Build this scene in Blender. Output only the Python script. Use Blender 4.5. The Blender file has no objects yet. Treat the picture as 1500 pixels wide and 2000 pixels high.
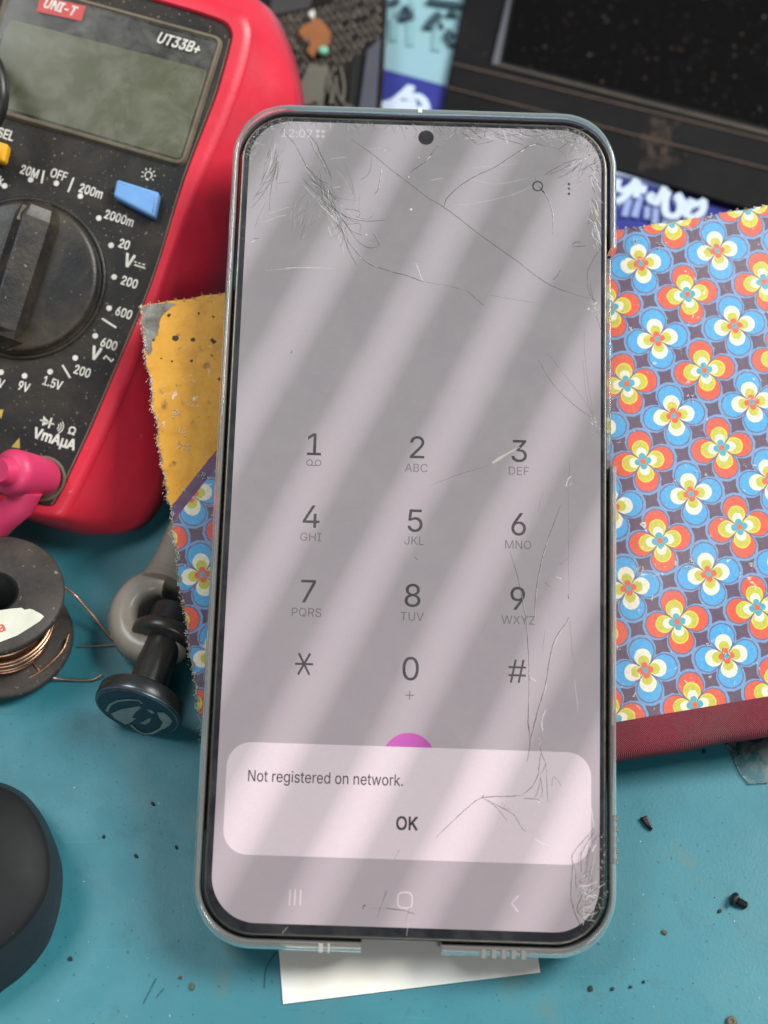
import bpy, math, random, os, mathutils
import mathutils.geometry
import numpy as np
from mathutils import Vector, Matrix

random.seed(11)
SC = bpy.context.scene
COL = SC.collection

# ---------------------------------------------------------------- camera, world, lamps, exposure
F_PX = 2800.0                        # focal length in pixels of the 1500 x 2000 photograph
ALPHA = math.radians(30.0)           # the camera leans 30 degrees off the table's normal
PH_R = np.array([[0.9994886168430966, 0.030988111616518328, 0.007889343414742992],
                 [-0.031921111342625645, 0.9814412985067803, 0.1890873349433356],
                 [-0.001883468004836632, -0.18924247547462406, 0.9819285809184432]])
PH_T = np.array([6.164432303805187, 0.8570310935514105, -283.46372870510186])
PH_L, PH_W = 165.0, 76.0
NT = np.array([0.0, math.sin(ALPHA), math.cos(ALPHA)])
CAM_H = -(NT @ (PH_R @ np.array([0, -PH_L / 2, -10.5]) + PH_T) - 1.0)     # mm above the table
RX = np.array([[1, 0, 0], [0, math.cos(ALPHA), -math.sin(ALPHA)], [0, math.sin(ALPHA), math.cos(ALPHA)]])
CAM = np.array([0.0, 0.0, CAM_H])

cam = bpy.data.cameras.new('camera')
cam_o = bpy.data.objects.new('camera', cam); COL.objects.link(cam_o)
cam_o.location = (0, 0, CAM_H / 1000); cam_o.rotation_euler = (ALPHA, 0, 0)
cam.sensor_fit = 'VERTICAL'; cam.sensor_height = 24.0; cam.sensor_width = 18.0
cam.lens = 24.0 * F_PX / 2000.0
cam.clip_start = 0.01; cam.clip_end = 20.0
cam.dof.use_dof = True; cam.dof.focus_distance = 0.288
cam.dof.aperture_fstop = cam.lens / 4.6
SC.camera = cam_o

world = bpy.data.worlds.new('World'); SC.world = world; world.use_nodes = True
bg = world.node_tree.nodes['Background']
bg.inputs[0].default_value = (0.93, 0.96, 1.0, 1); bg.inputs[1].default_value = 0.17

def area(name, loc, target, size, power, color=(1, 1, 1), size_y=None):
    l = bpy.data.lights.new(name, 'AREA'); l.energy = power; l.color = color; l.size = size
    if size_y: l.shape = 'RECTANGLE'; l.size_y = size_y
    o = bpy.data.objects.new(name, l); COL.objects.link(o); o.location = loc
    o.rotation_euler = (Vector(target) - Vector(loc)).to_track_quat('-Z', 'Y').to_euler()
    return o
area('window_light', (0.84, 0.40, 1.02), (0.0, 0.14, 0.0), 0.5, 21.5, (1.0, 0.985, 0.965), 0.6)
area('room_light', (-0.52, 0.34, 1.1), (-0.12, 0.05, 0.0), 0.42, 6.0, (0.93, 0.97, 1.0), 0.42)
area('front_fill_light', (0.25, -0.95, 0.85), (0.0, 0.1, 0.0), 0.5, 3.8, (0.97, 0.98, 1.0), 0.5)  # soft fill added from the front to lift the card and front faces

SC.view_settings.view_transform = 'Standard'
try: SC.view_settings.look = 'None'
except Exception: pass
SC.view_settings.exposure = 0.0; SC.view_settings.gamma = 1.0
SC.view_settings.use_curve_mapping = False
SC.cycles.max_bounces = 10; SC.cycles.transmission_bounces = 8; SC.cycles.transparent_max_bounces = 16
SC.cycles.use_denoising = True
SC.cycles.sample_clamp_indirect = 4.0
SC.cycles.caustics_reflective = False; SC.cycles.caustics_refractive = False

# ---------------------------------------------------------------- frames: real planes in the place
def ray(px, py):
    return RX @ np.array([(px - 750) / F_PX, (1000 - py) / F_PX, -1.0])

class Frame:
    """A plane with its own axes (mm). p() gives the point of the plane (lifted by w) seen at a pixel of the photograph."""
    def __init__(s, o, x, y, n): s.o, s.x, s.y, s.n = (np.array(a, float) for a in (o, x, y, n))
    def p(s, px, py, w=0.0):
        d = ray(px, py); o = s.o + s.n * w
        X = CAM + d * ((s.n @ (o - CAM)) / (s.n @ d)) - s.o
        return (float(X @ s.x), float(X @ s.y), w)
    def mat(s, at=(0, 0, 0)):
        o = s.o + s.x * at[0] + s.y * at[1] + s.n * at[2]
        m = Matrix.Identity(4)
        for i in range(3):
            m[i][0], m[i][1], m[i][2], m[i][3] = s.x[i], s.y[i], s.n[i], o[i] / 1000
        return m
    def sub(s, o, rot):
        """a frame lying in this one: origin o in local mm, turned by rot about the normal"""
        O = s.o + s.x * o[0] + s.y * o[1] + s.n * (o[2] if len(o) > 2 else 0)
        c, q = math.cos(rot), math.sin(rot)
        return Frame(O, s.x * c + s.y * q, -s.x * q + s.y * c, s.n)

def cam_plane(deg, dist, at, rot=0.0):
    """plane whose normal leans deg from the viewing axis, at perpendicular distance dist, origin seen at pixel `at`"""
    a = math.radians(deg); n = RX @ np.array([0, math.sin(a), math.cos(a)])
    x = np.array([1.0, 0, 0]); y = np.cross(n, x)
    d = ray(*at); o = CAM + d * (-dist / (n @ d))
    return Frame(o, x, y, n).sub((0, 0), rot)

TABLE = Frame((0, 0, 0), (1, 0, 0), (0, 1, 0), (0, 0, 1))
PHR = RX @ PH_R
PHONE = Frame(CAM + RX @ PH_T, PHR[:, 0], PHR[:, 1], PHR[:, 2])
BOOK = Frame(PHONE.o - PHONE.n * 11.0, PHONE.x, PHONE.y, PHONE.n)
METER = cam_plane(4.0, 308.0, (50, 542), math.radians(-16.5))
def axes_frame(o, n, xhint=(1, 0, 0)):
    n = np.array(n, float); n /= np.linalg.norm(n)
    x = np.array(xhint, float); x -= n * (x @ n); x /= np.linalg.norm(x)
    return Frame(o, x, np.cross(n, x), n)

# ---------------------------------------------------------------- objects
def lin(c):
    return tuple(((v / 255) / 12.92 if v / 255 <= 0.04045 else ((v / 255 + 0.055) / 1.055) ** 2.4) for v in c)

def thing(name, label, cat, frame=TABLE, at=(0, 0, 0), group=None):
    o = bpy.data.objects.new(name, None); COL.objects.link(o)
    o.empty_display_size = 0.01
    o.matrix_world = frame.mat(at); o['label'] = label; o['category'] = cat
    if group: o['group'] = group
    return o

FONT = [None]
def get_font():
    if FONT[0] is None:
        FONT[0] = False
        try:
            p = os.path.join(bpy.utils.system_resource('DATAFILES'), 'fonts', 'Inter.woff2')
            FONT[0] = bpy.data.fonts.load(p)
        except Exception: pass
    return FONT[0] or None
GL = {}
def glyphs(s, bold=0.0, shear=0.0, space=1.0):
    k = (s, bold, shear, space)
    if k in GL: return GL[k]
    c = bpy.data.curves.new('t', 'FONT'); c.body = s; c.size = 1.0; c.offset = bold; c.shear = shear; c.space_character = space
    f = get_font()
    if f: c.font = f
    c.resolution_u = 3; c.fill_mode = 'NONE'
    o = bpy.data.objects.new('t', c); COL.objects.link(o)
    dg = bpy.context.evaluated_depsgraph_get(); dg.update()
    e = o.evaluated_get(dg); me = e.to_mesh()
    pv = [Vector((v.co.x, v.co.y)) for v in me.vertices]; nb = {}
    for ed in me.edges:
        a_, b_ = ed.vertices; nb.setdefault(a_, []).append(b_); nb.setdefault(b_, []).append(a_)
    seen = set(); loops = []
    for v0 in range(len(pv)):            # outlines in their drawing order
        if v0 in seen or v0 not in nb: continue
        lp = [v0]; seen.add(v0); cur = min(nb[v0], key=lambda q: (q != v0 + 1, q))
        while cur not in seen:
            lp.append(cur); seen.add(cur); nx_ = [q for q in nb[cur] if q not in seen]
            if not nx_: break
            cur = min(nx_, key=lambda q: (q != cur + 1, q))
        loops.append([pv[i] for i in lp])
    vs, fs = [], []
    if pv:
        ev = [(i, j) for i, j in (tuple(ed.vertices) for ed in me.edges)]
        cv, ce, cf, _a, _b, _c = mathutils.geometry.delaunay_2d_cdt(pv, ev, [], 0, 1e-5)
        def wind(p):
            w_ = 0
            for lp in loops:
                for i in range(len(lp)):
                    a_, b_ = lp[i - 1], lp[i]
                    if (a_.y <= p.y) != (b_.y <= p.y):
                        xx = a_.x + (p.y - a_.y) / (b_.y - a_.y) * (b_.x - a_.x)
                        if xx > p.x: w_ += 1 if b_.y > a_.y else -1
            return w_
        vs = [(v.x, v.y) for v in cv]
        for t_ in cf:
            m_ = sum((cv[i] for i in t_), Vector((0, 0))) / len(t_)
            if wind(m_) != 0: fs.append(tuple(t_))
    e.to_mesh_clear(); bpy.data.objects.remove(o); bpy.data.curves.remove(c)
    GL[k] = (vs, fs); return GL[k]
CAPH = [None]
def cap_h():
    if CAPH[0] is None:
        v, _ = glyphs('H'); CAPH[0] = max(p[1] for p in v) - min(p[1] for p in v)
    return CAPH[0]

class MB:
    """collects geometry in local mm and links it as ONE mesh object"""
    def __init__(s): s.v, s.f, s.m, s.sm = [], [], [], []
    def add(s, vs, fs, mat=0, smooth=False):
        b = len(s.v); s.v += [tuple(map(float, p)) for p in vs]
        for f in fs: s.f.append(tuple(b + i for i in f)); s.m.append(mat); s.sm.append(smooth)
        return s
    def poly(s, pts, mat=0): return s.add(pts, [tuple(range(len(pts)))], mat)
    def loft(s, loops, mat=0, smooth=False, cap0=True, cap1=True, closed=True):
        n = len(loops[0]); vs = [p for L in loops for p in L]; fs = []
        for k in range(len(loops) - 1):
            for i in range(n if closed else n - 1):
                j = (i + 1) % n
                fs.append((k * n + i, k * n + j, (k + 1) * n + j, (k + 1) * n + i))
        s.add(vs, fs, mat, smooth)
        if cap0: s.add(loops[0], [tuple(range(n - 1, -1, -1))], mat)
        if cap1: s.add(loops[-1], [tuple(range(n))], mat)
        return s
    def prism(s, loop, z0, z1, bev=0.0, mat=0, bot=True, smooth=False):
        """loop counter-clockwise seen from +z"""
        L = [[(x, y, z0) for x, y in loop]]
        if bev > 0:
            L.append([(x, y, z1 - bev) for x, y in loop])
            for a in (30, 60, 90):
                q = math.radians(a)
                L.append([(x, y, z1 - bev + bev * math.sin(q)) for x, y in inset(loop, bev * (1 - math.cos(q)))])
        else: L.append([(x, y, z1) for x, y in loop])
        return s.loft(L, mat, smooth, bot, True)
    def box(s, c, d, mat=0, bev=0.0):
        x, y, z = c; a, b, e = d[0] / 2, d[1] / 2, d[2] / 2
        return s.prism([(x - a, y - b), (x + a, y - b), (x + a, y + b), (x - a, y + b)], z - e, z + e, bev, mat)
    def tube(s, pts, rad, n=8, mat=0, smooth=True, caps=True):
        P = [Vector(p) for p in pts]; loops = []; up = Vector((0.13, 0.21, 1)).normalized(); prev = None
        for i, p in enumerate(P):
            t = (P[min(i + 1, len(P) - 1)] - P[max(i - 1, 0)]).normalized()
            if prev is None:
                a = t.cross(up)
                if a.length < 1e-4: a = t.cross(Vector((1, 0, 0)))
                a.normalize()
            else:
                a = (prev - t * prev.dot(t)).normalized()
            prev = a; b = t.cross(a)
            r = rad[i] if isinstance(rad, (list, tuple)) else rad
            loops.append([tuple(p + a * (r * math.cos(2 * math.pi * k / n)) + b * (r * math.sin(2 * math.pi * k / n))) for k in range(n)])
        return s.loft(loops, mat, smooth, caps, caps)
    def lathe(s, prof, n=48, mat=0, smooth=True, c=(0, 0), cap0=False, cap1=False):
        loops = [[(c[0] + r * math.cos(2 * math.pi * k / n), c[1] + r * math.sin(2 * math.pi * k / n), z) for k in range(n)] for r, z in prof]
        return s.loft(loops, mat, smooth, cap0, cap1)
    def ribbon(s, pts, widths, mat=0, h=0.03):
        """a raised sliver: tent-shaped strip along a polyline (x, y, z)"""
        P = [Vector(p) for p in pts]; vs = []; fs = []
        for i, p in enumerate(P):
            t = (P[min(i + 1, len(P) - 1)] - P[max(i - 1, 0)]); t.z = 0
            t = t.normalized() if t.length > 1e-9 else Vector((1, 0, 0))
            nn = Vector((-t.y, t.x, 0)); w = widths[i] / 2
            vs += [tuple(p + nn * w), tuple(p + Vector((0, 0, h))), tuple(p - nn * w)]
        for i in range(len(P) - 1):
            a = i * 3; b = a + 3
            fs += [(a, a + 1, b + 1, b), (a + 1, a + 2, b + 2, b + 1)]
        return s.add(vs, fs, mat, True)
    def strip(s, pts, width, mat=0):
        """flat printed stroke"""
        P = [Vector(p) for p in pts]; vs = []; fs = []
        for i, p in enumerate(P):
            t = (P[min(i + 1, len(P) - 1)] - P[max(i - 1, 0)]).normalized()
            nn = Vector((-t.y, t.x, 0)); vs += [tuple(p + nn * width / 2), tuple(p - nn * width / 2)]
        for i in range(len(P) - 1): fs.append((i * 2, i * 2 + 1, i * 2 + 3, i * 2 + 2))
        return s.add(vs, fs, mat)
    def disc(s, c, r, w, n=28, mat=0): return s.poly([(c[0] + r * math.cos(2 * math.pi * k / n), c[1] + r * math.sin(2 * math.pi * k / n), w) for k in range(n)], mat)
    def ring(s, c, r0, r1, w, n=32, mat=0, a0=0, a1=360, sx=1.0):
        vs = []; fs = []; full = abs(a1 - a0) >= 360
        for k in range(n + 1):
            a = math.radians(a0 + (a1 - a0) * k / n)
            for r in (r0, r1): vs.append((c[0] + sx * r * math.cos(a), c[1] + r * math.sin(a), w))
        for k in range(n): fs.append((2 * k, 2 * k + 1, 2 * k + 3, 2 * k + 2))
        return s.add(vs, fs, mat)
    def text(s, txt, c, size_h, w, ang=0.0, bold=0.0, shear=0.0, mat=0, sx=1.0, width=None, space=1.0, anchor='c'):
        if bold > 0:                      # heavier strokes: the same letters set again a hair to each side
            for k_, (ax_, ay_) in enumerate(((1, 1), (-1, 1), (1, -1), (-1, -1))):
                s.text(txt, (c[0] + ax_ * bold * size_h, c[1] + ay_ * bold * size_h), size_h, w + 0.003 * (k_ + 1), ang, 0.0, shear, mat, sx, width, space, anchor)
        vs, fs = glyphs(txt, 0.0, shear, space)
        if not vs: return s
        k = size_h / cap_h(); xs = [p[0] for p in vs]; ys = [p[1] for p in vs]
        kx = k * sx if width is None else width / max(1e-6, max(xs) - min(xs))
        mx = (max(xs) + min(xs)) / 2 if anchor == 'c' else min(xs)
        my = cap_h() / 2 if anchor in ('c', 'l') else 0
        ca, sa = math.cos(ang), math.sin(ang); out = []
        for x, y in vs:
            X, Y = (x - mx) * kx, (y - my) * k
            out.append((c[0] + X * ca - Y * sa, c[1] + X * sa + Y * ca, w))
        return s.add(out, fs, mat)
    def build(s, name, mats, parent=None, frame=None, label=None, cat=None, kind=None, group=None, matrix=None):
        me = bpy.data.meshes.new(name)
        me.from_pydata([(x * .001, y * .001, z * .001) for x, y, z in s.v], [], s.f)
        for m in (mats if isinstance(mats, (list, tuple)) else [mats]): me.materials.append(m)
        me.polygons.foreach_set('material_index', s.m); me.polygons.foreach_set('use_smooth', s.sm)
        me.update()
        o = bpy.data.objects.new(name, me); COL.objects.link(o)
        if parent is not None: o.parent = parent
        elif matrix is not None: o.matrix_world = matrix
        elif frame is not None: o.matrix_world = frame.mat()
        if label: o['label'] = label
        if cat: o['category'] = cat
        if kind: o['kind'] = kind
        if group: o['group'] = group
        return o

def rr(w, h, r, n=8, c=(0, 0)):
    out = []
    for cx, cy, a0 in ((w / 2 - r, -h / 2 + r, -90), (w / 2 - r, h / 2 - r, 0), (-w / 2 + r, h / 2 - r, 90), (-w / 2 + r, -h / 2 + r, 180)):
        for k in range(n + 1):
            a = math.radians(a0 + 90 * k / n); out.append((c[0] + cx + r * math.cos(a), c[1] + cy + r * math.sin(a)))
    return out
def inset(loop, d):
    """move a counter-clockwise loop inwards by d (outwards when negative)"""
    n = len(loop); out = []
    for i in range(n):
        p0, p1, p2 = Vector(loop[i - 1]), Vector(loop[i]), Vector(loop[(i + 1) % n])
        e1 = (p1 - p0); e2 = (p2 - p1)
        e1 = e1.normalized() if e1.length > 1e-9 else e2.normalized(); e2 = e2.normalized() if e2.length > 1e-9 else e1
        n1, n2 = Vector((-e1.y, e1.x)), Vector((-e2.y, e2.x)); b = n1 + n2
        if b.length < 1e-6: b = n1
        b.normalize(); k = d / max(0.4, b.dot(n1)); out.append((p1.x + b.x * k, p1.y + b.y * k))
    return out
def ccw(loop):
    a = sum(loop[i - 1][0] * loop[i][1] - loop[i][0] * loop[i - 1][1] for i in range(len(loop)))
    return loop if a > 0 else loop[::-1]
def spline(pts, k=6):
    """Catmull-Rom through the points"""
    P = [np.array(p, float) for p in pts]; out = []
    for i in range(len(P) - 1):
        a, b, c, d = P[max(i - 1, 0)], P[i], P[i + 1], P[min(i + 2, len(P) - 1)]
        for j in range(k):
            t = j / k
            out.append(tuple(0.5 * (2 * b + (c - a) * t + (2 * a - 5 * b + 4 * c - d) * t * t + (3 * b - 3 * c + d - a) * t ** 3)))
    out.append(tuple(P[-1])); return out

# ---------------------------------------------------------------- materials
def new_mat(name):
    m = bpy.data.materials.new(name); m.use_nodes = True
    nt = m.node_tree; return m, nt, nt.nodes['Principled BSDF']
def noise(nt, scale, detail=4, rough=0.6, vec=None, dist=0.0):
    n = nt.nodes.new('ShaderNodeTexNoise'); n.inputs['Scale'].default_value = scale
    n.inputs['Detail'].default_value = detail; n.inputs['Roughness'].default_value = rough; n.inputs['Distortion'].default_value = dist
    if vec is None:
        t = nt.nodes.new('ShaderNodeTexCoord'); vec = t.outputs['Object']
    nt.links.new(vec, n.inputs['Vector']); return n.outputs['Fac']
def ramp(nt, fac, stops, interp='LINEAR'):
    r = nt.nodes.new('ShaderNodeValToRGB'); r.color_ramp.interpolation = interp
    while len(r.color_ramp.elements) < len(stops): r.color_ramp.elements.new(0.5)
    for e, (p, c) in zip(r.color_ramp.elements, stops):
        e.position = p; e.color = (*c, 1) if len(c) == 3 else c
    nt.links.new(fac, r.inputs[0]); return r.outputs[0]
def mixc(nt, fac, a, b, blend='MIX'):
    m = nt.nodes.new('ShaderNodeMix'); m.data_type = 'RGBA'; m.blend_type = blend
    for sck, val in ((m.inputs[0], fac), (m.inputs[6], a), (m.inputs[7], b)):
        if hasattr(val, 'links'): nt.links.new(val, sck)
        else: sck.default_value = val if isinstance(val, (int, float)) else (*val, 1) if len(val) == 3 else val
    return m.outputs[2]
def bump(nt, bs, h, strength, dist):
    b = nt.nodes.new('ShaderNodeBump'); b.inputs['Strength'].default_value = strength; b.inputs['Distance'].default_value = dist
    nt.links.new(h, b.inputs['Height']); nt.links.new(b.outputs[0], bs.inputs['Normal'])

def plain(name, rgb, rough=0.5, metal=0.0, spec=0.5, coat=0.0, dirt=None, amt=0.5, dscale=90, lo=0.45, hi=0.7, var=0.12, speck=None, sscale=500, sth=0.68, bmp=0.0, bscale=900):
    m, nt, b = new_mat(name); c = lin(rgb)
    f1 = noise(nt, dscale * 1.7, 5)
    col = mixc(nt, f1, tuple(v * (1 - var) for v in c), tuple(min(1, v * (1 + var)) for v in c))
    r1 = None
    if dirt:
        f2 = noise(nt, dscale, 8, 0.68, None, 0.6); r1 = ramp(nt, f2, [(lo, (0, 0, 0)), (hi, (amt, amt, amt))])
        col = mixc(nt, r1, col, lin(dirt))
    if speck:
        f3 = noise(nt, sscale, 2, 0.5); r3 = ramp(nt, f3, [(sth, (0, 0, 0)), (sth + 0.04, (0.8, 0.8, 0.8))])
        col = mixc(nt, r3, col, lin(speck))
    nt.links.new(col, b.inputs['Base Color'])
    b.inputs['Metallic'].default_value = metal; b.inputs['Specular IOR Level'].default_value = spec; b.inputs['Coat Weight'].default_value = coat
    b.inputs['Coat Roughness'].default_value = 0.1
    rr_ = ramp(nt, noise(nt, dscale * 2.5, 4), [(0.3, (max(0.02, rough - 0.08),) * 3), (0.7, (min(1, rough + 0.1),) * 3)])
    nt.links.new(rr_, b.inputs['Roughness'])
    if bmp: bump(nt, b, noise(nt, bscale, 3), bmp, 0.0004)
    return m

class X:
    """small maths on shader sockets"""
    nt = None
    def __init__(s, v): s.v = v
    def _o(s, op, *a):
        n = X.nt.nodes.new('ShaderNodeMath'); n.operation = op
        for i, q in enumerate((s,) + a):
            q = q.v if isinstance(q, X) else q
            if isinstance(q, (int, float)): n.inputs[i].default_value = q
            else: X.nt.links.new(q, n.inputs[i])
        return X(n.outputs[0])
    def __add__(s, o): return s._o('ADD', o)
    __radd__ = __add__
    def __sub__(s, o): return s._o('SUBTRACT', o)
    def __rsub__(s, o): return (s * -1.0) + o
    def __mul__(s, o): return s._o('MULTIPLY', o)
    __rmul__ = __mul__
    def abs(s): return s._o('ABSOLUTE')
    def floor(s): return s._o('FLOOR')
    def mx(s, o): return s._o('MAXIMUM', o)
    def mn(s, o): return s._o('MINIMUM', o)
    def sqrt(s): return s._o('SQRT')
    def lt(s, o): return s._o('LESS_THAN', o)
    def sin(s): return s._o('SINE')
def sep(nt, vec):
    s = nt.nodes.new('ShaderNodeSeparateXYZ'); nt.links.new(vec, s.inputs[0]); return X(s.outputs[0]), X(s.outputs[1]), X(s.outputs[2])

def flower_material(yellow_line):
    """printed paper: a lattice of four-petalled flowers, half of them blue and half red, over purple, with a yellow corner"""
    m, nt, b = new_mat('floral_print'); X.nt = nt
    uvn = nt.nodes.new('ShaderNodeUVMap'); uvn.uv_map = 'lattice'
    a, v, _ = sep(nt, uvn.outputs[0])
    wob = noise(nt, 700, 3); wobx = (X(wob) - 0.5) * 0.02
    a = a + wobx; v = v + wobx
    P = 16.7
    purple, line, sq = lin((106, 100, 136)), lin((112, 158, 204)), lin((94, 70, 92))
    blue, cream, olive, red, orange, teal, yel = lin((70, 168, 222)), lin((240, 232, 208)), lin((200, 198, 60)), lin((232, 88, 58)), lin((228, 96, 52)), lin((70, 172, 190)), lin((236, 214, 62))
    def cell(off):
        x = a + off; y = v + off
        x = (x - (x + 0.5).floor()) * P; y = (y - (y + 0.5).floor()) * P
        x = x.abs(); y = y.abs(); return x.mn(y), x.mx(y), x, y
    def petal(w, u, tip, r):
        h = tip - r; bb = -r / h; aa = math.sqrt(max(0, 1 - bb * bb))
        circ = (w * w + (u - h) * (u - h)).sqrt() - r
        cone = (w * aa + u * bb).mx(u - (h - r * r / h))
        return circ.mn(cone)
    def soft(d):       # 1 inside
        n = X.nt.nodes.new('ShaderNodeMapRange'); n.clamp = True
        X.nt.links.new(d.v, n.inputs[0]); n.inputs[1].default_value = 0.05; n.inputs[2].default_value = -0.05
        n.inputs[3].default_value = 0; n.inputs[4].default_value = 1; return n.outputs[0]
    w1, u1, x1, y1 = cell(0.0); w2, u2, x2, y2 = cell(0.5)
    d1 = petal(w1, u1, 6.35, 2.45); d2 = petal(w2, u2, 6.35, 2.45); d = d1.mn(d2)
    col = purple
    col = mixc(nt, soft((d - 0.50).abs() - 0.20), col, line)
    # small outlined squares at the gaps of the lattice
    def square(px_, py_):
        qx, qy = px_.abs(), py_.abs()
        return qx.mx(qy) - (qx * qy).mn(2.2) * 0.16
    def near(off_x, off_y):
        x = a + off_x; y = v + off_y
        return (x - (x + 0.5).floor()) * P, (y - (y + 0.5).floor()) * P
    s = None
    for ox, oy in ((0.5, 0.0), (0.0, 0.5), (0.25, 0.25), (0.75, 0.25), (0.25, 0.75), (0.75, 0.75)):
        q = square(*near(ox, oy)); s = q if s is None else s.mn(q)
    clear = (d - 0.24) * -1.0                                   # keep squares off the petals
    col = mixc(nt, soft((s - 1.66).mx(clear)), col, line)
    col = mixc(nt, soft((s - 1.18).mx(clear)), col, sq)
    col = mixc(nt, soft(d1), col, blue); col = mixc(nt, soft(d2), col, red)
    col = mixc(nt, soft(petal(w1, u1, 4.35, 1.7)), col, cream)
    col = mixc(nt, soft(petal(w1, u1, 2.95, 1.1)), col, olive)
    col = mixc(nt, soft(petal(w1, u1, 1.65, 0.66)), col, orange)
    col = mixc(nt, soft((w1 * w1 + u1 * u1).sqrt() - 0.55), col, teal)
    col = mixc(nt, soft(petal(w2, u2, 4.45, 1.75)), col, yel)
    col = mixc(nt, soft(petal(w2, u2, 4.2, 1.5)), col, olive)
    col = mixc(nt, soft(petal(w2, u2, 2.9, 1.05)), col, cream)
    col = mixc(nt, soft(petal(w2, u2, 1.75, 0.7)), col, teal)
    col = mixc(nt, soft((w2 * w2 + u2 * u2).sqrt() - 0.6), col, orange)
    # fine print mottling
    col = mixc(nt, ramp(nt, noise(nt, 1500, 2), [(0.35, (0.84,) * 3), (0.65, (1,) * 3)]), (0, 0, 0), col)
    col = mixc(nt, 0.05, col, lin((168, 166, 164)))            # slight grey haze mixed evenly over the inks
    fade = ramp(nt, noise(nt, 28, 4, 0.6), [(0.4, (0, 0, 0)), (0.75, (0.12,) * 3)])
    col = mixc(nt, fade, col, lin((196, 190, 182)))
    # yellow corner panel with a purple border stripe
    tc = nt.nodes.new('ShaderNodeTexCoord'); ox, oy, _ = sep(nt, tc.outputs['Object'])
    (nx, ny, c0) = yellow_line
    dl = (ox * (1000 * nx) + oy * (1000 * ny) - c0) + (X(noise(nt, 500, 3)) - 0.5) * 0.3
    mott = noise(nt, 160, 7, 0.65)
    ycol = ramp(nt, mott, [(0.3, lin((196, 134, 24))), (0.55, lin((218, 156, 38))), (0.75, lin((226, 168, 58)))])
    spots = ramp(nt, noise(nt, 330, 4, 0.6), [(0.60, (0, 0, 0)), (0.70, (0.75,) * 3)])
    ycol = mixc(nt, spots, ycol, lin((120, 84, 40)))
    stripe = ramp(nt, noise(nt, 400, 3), [(0.3, lin((88, 60, 92))), (0.7, lin((104, 76, 108)))])
    col = mixc(nt, soft(dl * -1.0 - 2.3), col, stripe)
    col = mixc(nt, soft(dl * -1.0), col, ycol)
    # rubbed-off flecks, white fibre showing
    f = noise(nt, 420, 6, 0.75, None, 0.8); big = noise(nt, 60, 3)
    wear = (X(f) + (X(big) - 0.5) * 0.35)
    col = mixc(nt, ramp(nt, wear.v, [(0.635, (0, 0, 0)), (0.69, (0.8,) * 3)]), col, lin((232, 226, 212)))
    g = noise(nt, 300, 5, 0.7, None, 1.2)
    col = mixc(nt, ramp(nt, (X(g) - (X(big) - 0.5) * 0.3).v, [(0.67, (0, 0, 0)), (0.75, (0.6,) * 3)]), col, lin((62, 54, 48)))
    nt.links.new(col, b.inputs['Base Color']); b.inputs['Roughness'].default_value = 0.42
    b.inputs['Specular IOR Level'].default_value = 0.45
    bump(nt, b, noise(nt, 500, 4), 0.25, 0.0003)
    return m

def table_material():
    m, nt, b = new_mat('teal_rubber_mat')
    t = nt.nodes.new('ShaderNodeTexCoord'); v = t.outputs['Object']
    base = ramp(nt, noise(nt, 14, 5, 0.6, v), [(0.3, lin((38, 110, 122))), (0.55, lin((47, 123, 135))), (0.75, lin((62, 134, 142)))])
    blot = ramp(nt, noise(nt, 38, 6, 0.7, v, 1.0), [(0.52, (0, 0, 0)), (0.70, (0.45,) * 3)])
    col = mixc(nt, blot, base, lin((72, 118, 122)))
    dk = ramp(nt, noise(nt, 95, 5, 0.7, v, 1.5), [(0.57, (0, 0, 0)), (0.74, (0.5,) * 3)])
    col = mixc(nt, dk, col, lin((44, 92, 98)))
    fine = ramp(nt, noise(nt, 900, 2, 0.5, v), [(0.675, (0, 0, 0)), (0.75, (0.6,) * 3)])
    col = mixc(nt, fine, col, lin((32, 58, 62)))
    lite = ramp(nt, noise(nt, 1100, 1, 0.5, v), [(0.785, (0, 0, 0)), (0.81, (0.6,) * 3)])
    col = mixc(nt, lite, col, lin((170, 200, 200)))
    st = ramp(nt, noise(nt, 55, 3, 0.5, v, 0.5), [(0.63, (0, 0, 0)), (0.72, (0.35,) * 3)])
    col = mixc(nt, st, col, lin((98, 110, 84)))
    mp_ = nt.nodes.new('ShaderNodeMapping'); mp_.inputs['Rotation'].default_value = (0, 0, 0.6); mp_.inputs['Scale'].default_value = (30, 900, 1); nt.links.new(v, mp_.inputs[0])
    scr = ramp(nt, noise(nt, 1.0, 2, 0.5, mp_.outputs[0]), [(0.70, (0, 0, 0)), (0.76, (0.28,) * 3)])
    col = mixc(nt, scr, col, lin((98, 146, 148)))
    mp2 = nt.nodes.new('ShaderNodeMapping'); mp2.inputs['Rotation'].default_value = (0, 0, -0.9); mp2.inputs['Scale'].default_value = (40, 1100, 1); nt.links.new(v, mp2.inputs[0])
    scr2 = ramp(nt, noise(nt, 1.0, 2, 0.5, mp2.outputs[0]), [(0.71, (0, 0, 0)), (0.77, (0.3,) * 3)])
    col = mixc(nt, scr2, col, lin((38, 84, 90)))
    nt.links.new(col, b.inputs['Base Color'])
    nt.links.new(ramp(nt, noise(nt, 60, 6, 0.7, v), [(0.3, (0.36,) * 3), (0.7, (0.56,) * 3)]), b.inputs['Roughness'])
    bump(nt, b, noise(nt, 1400, 3, 0.6, v), 0.18, 0.0002)
    return m

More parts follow.
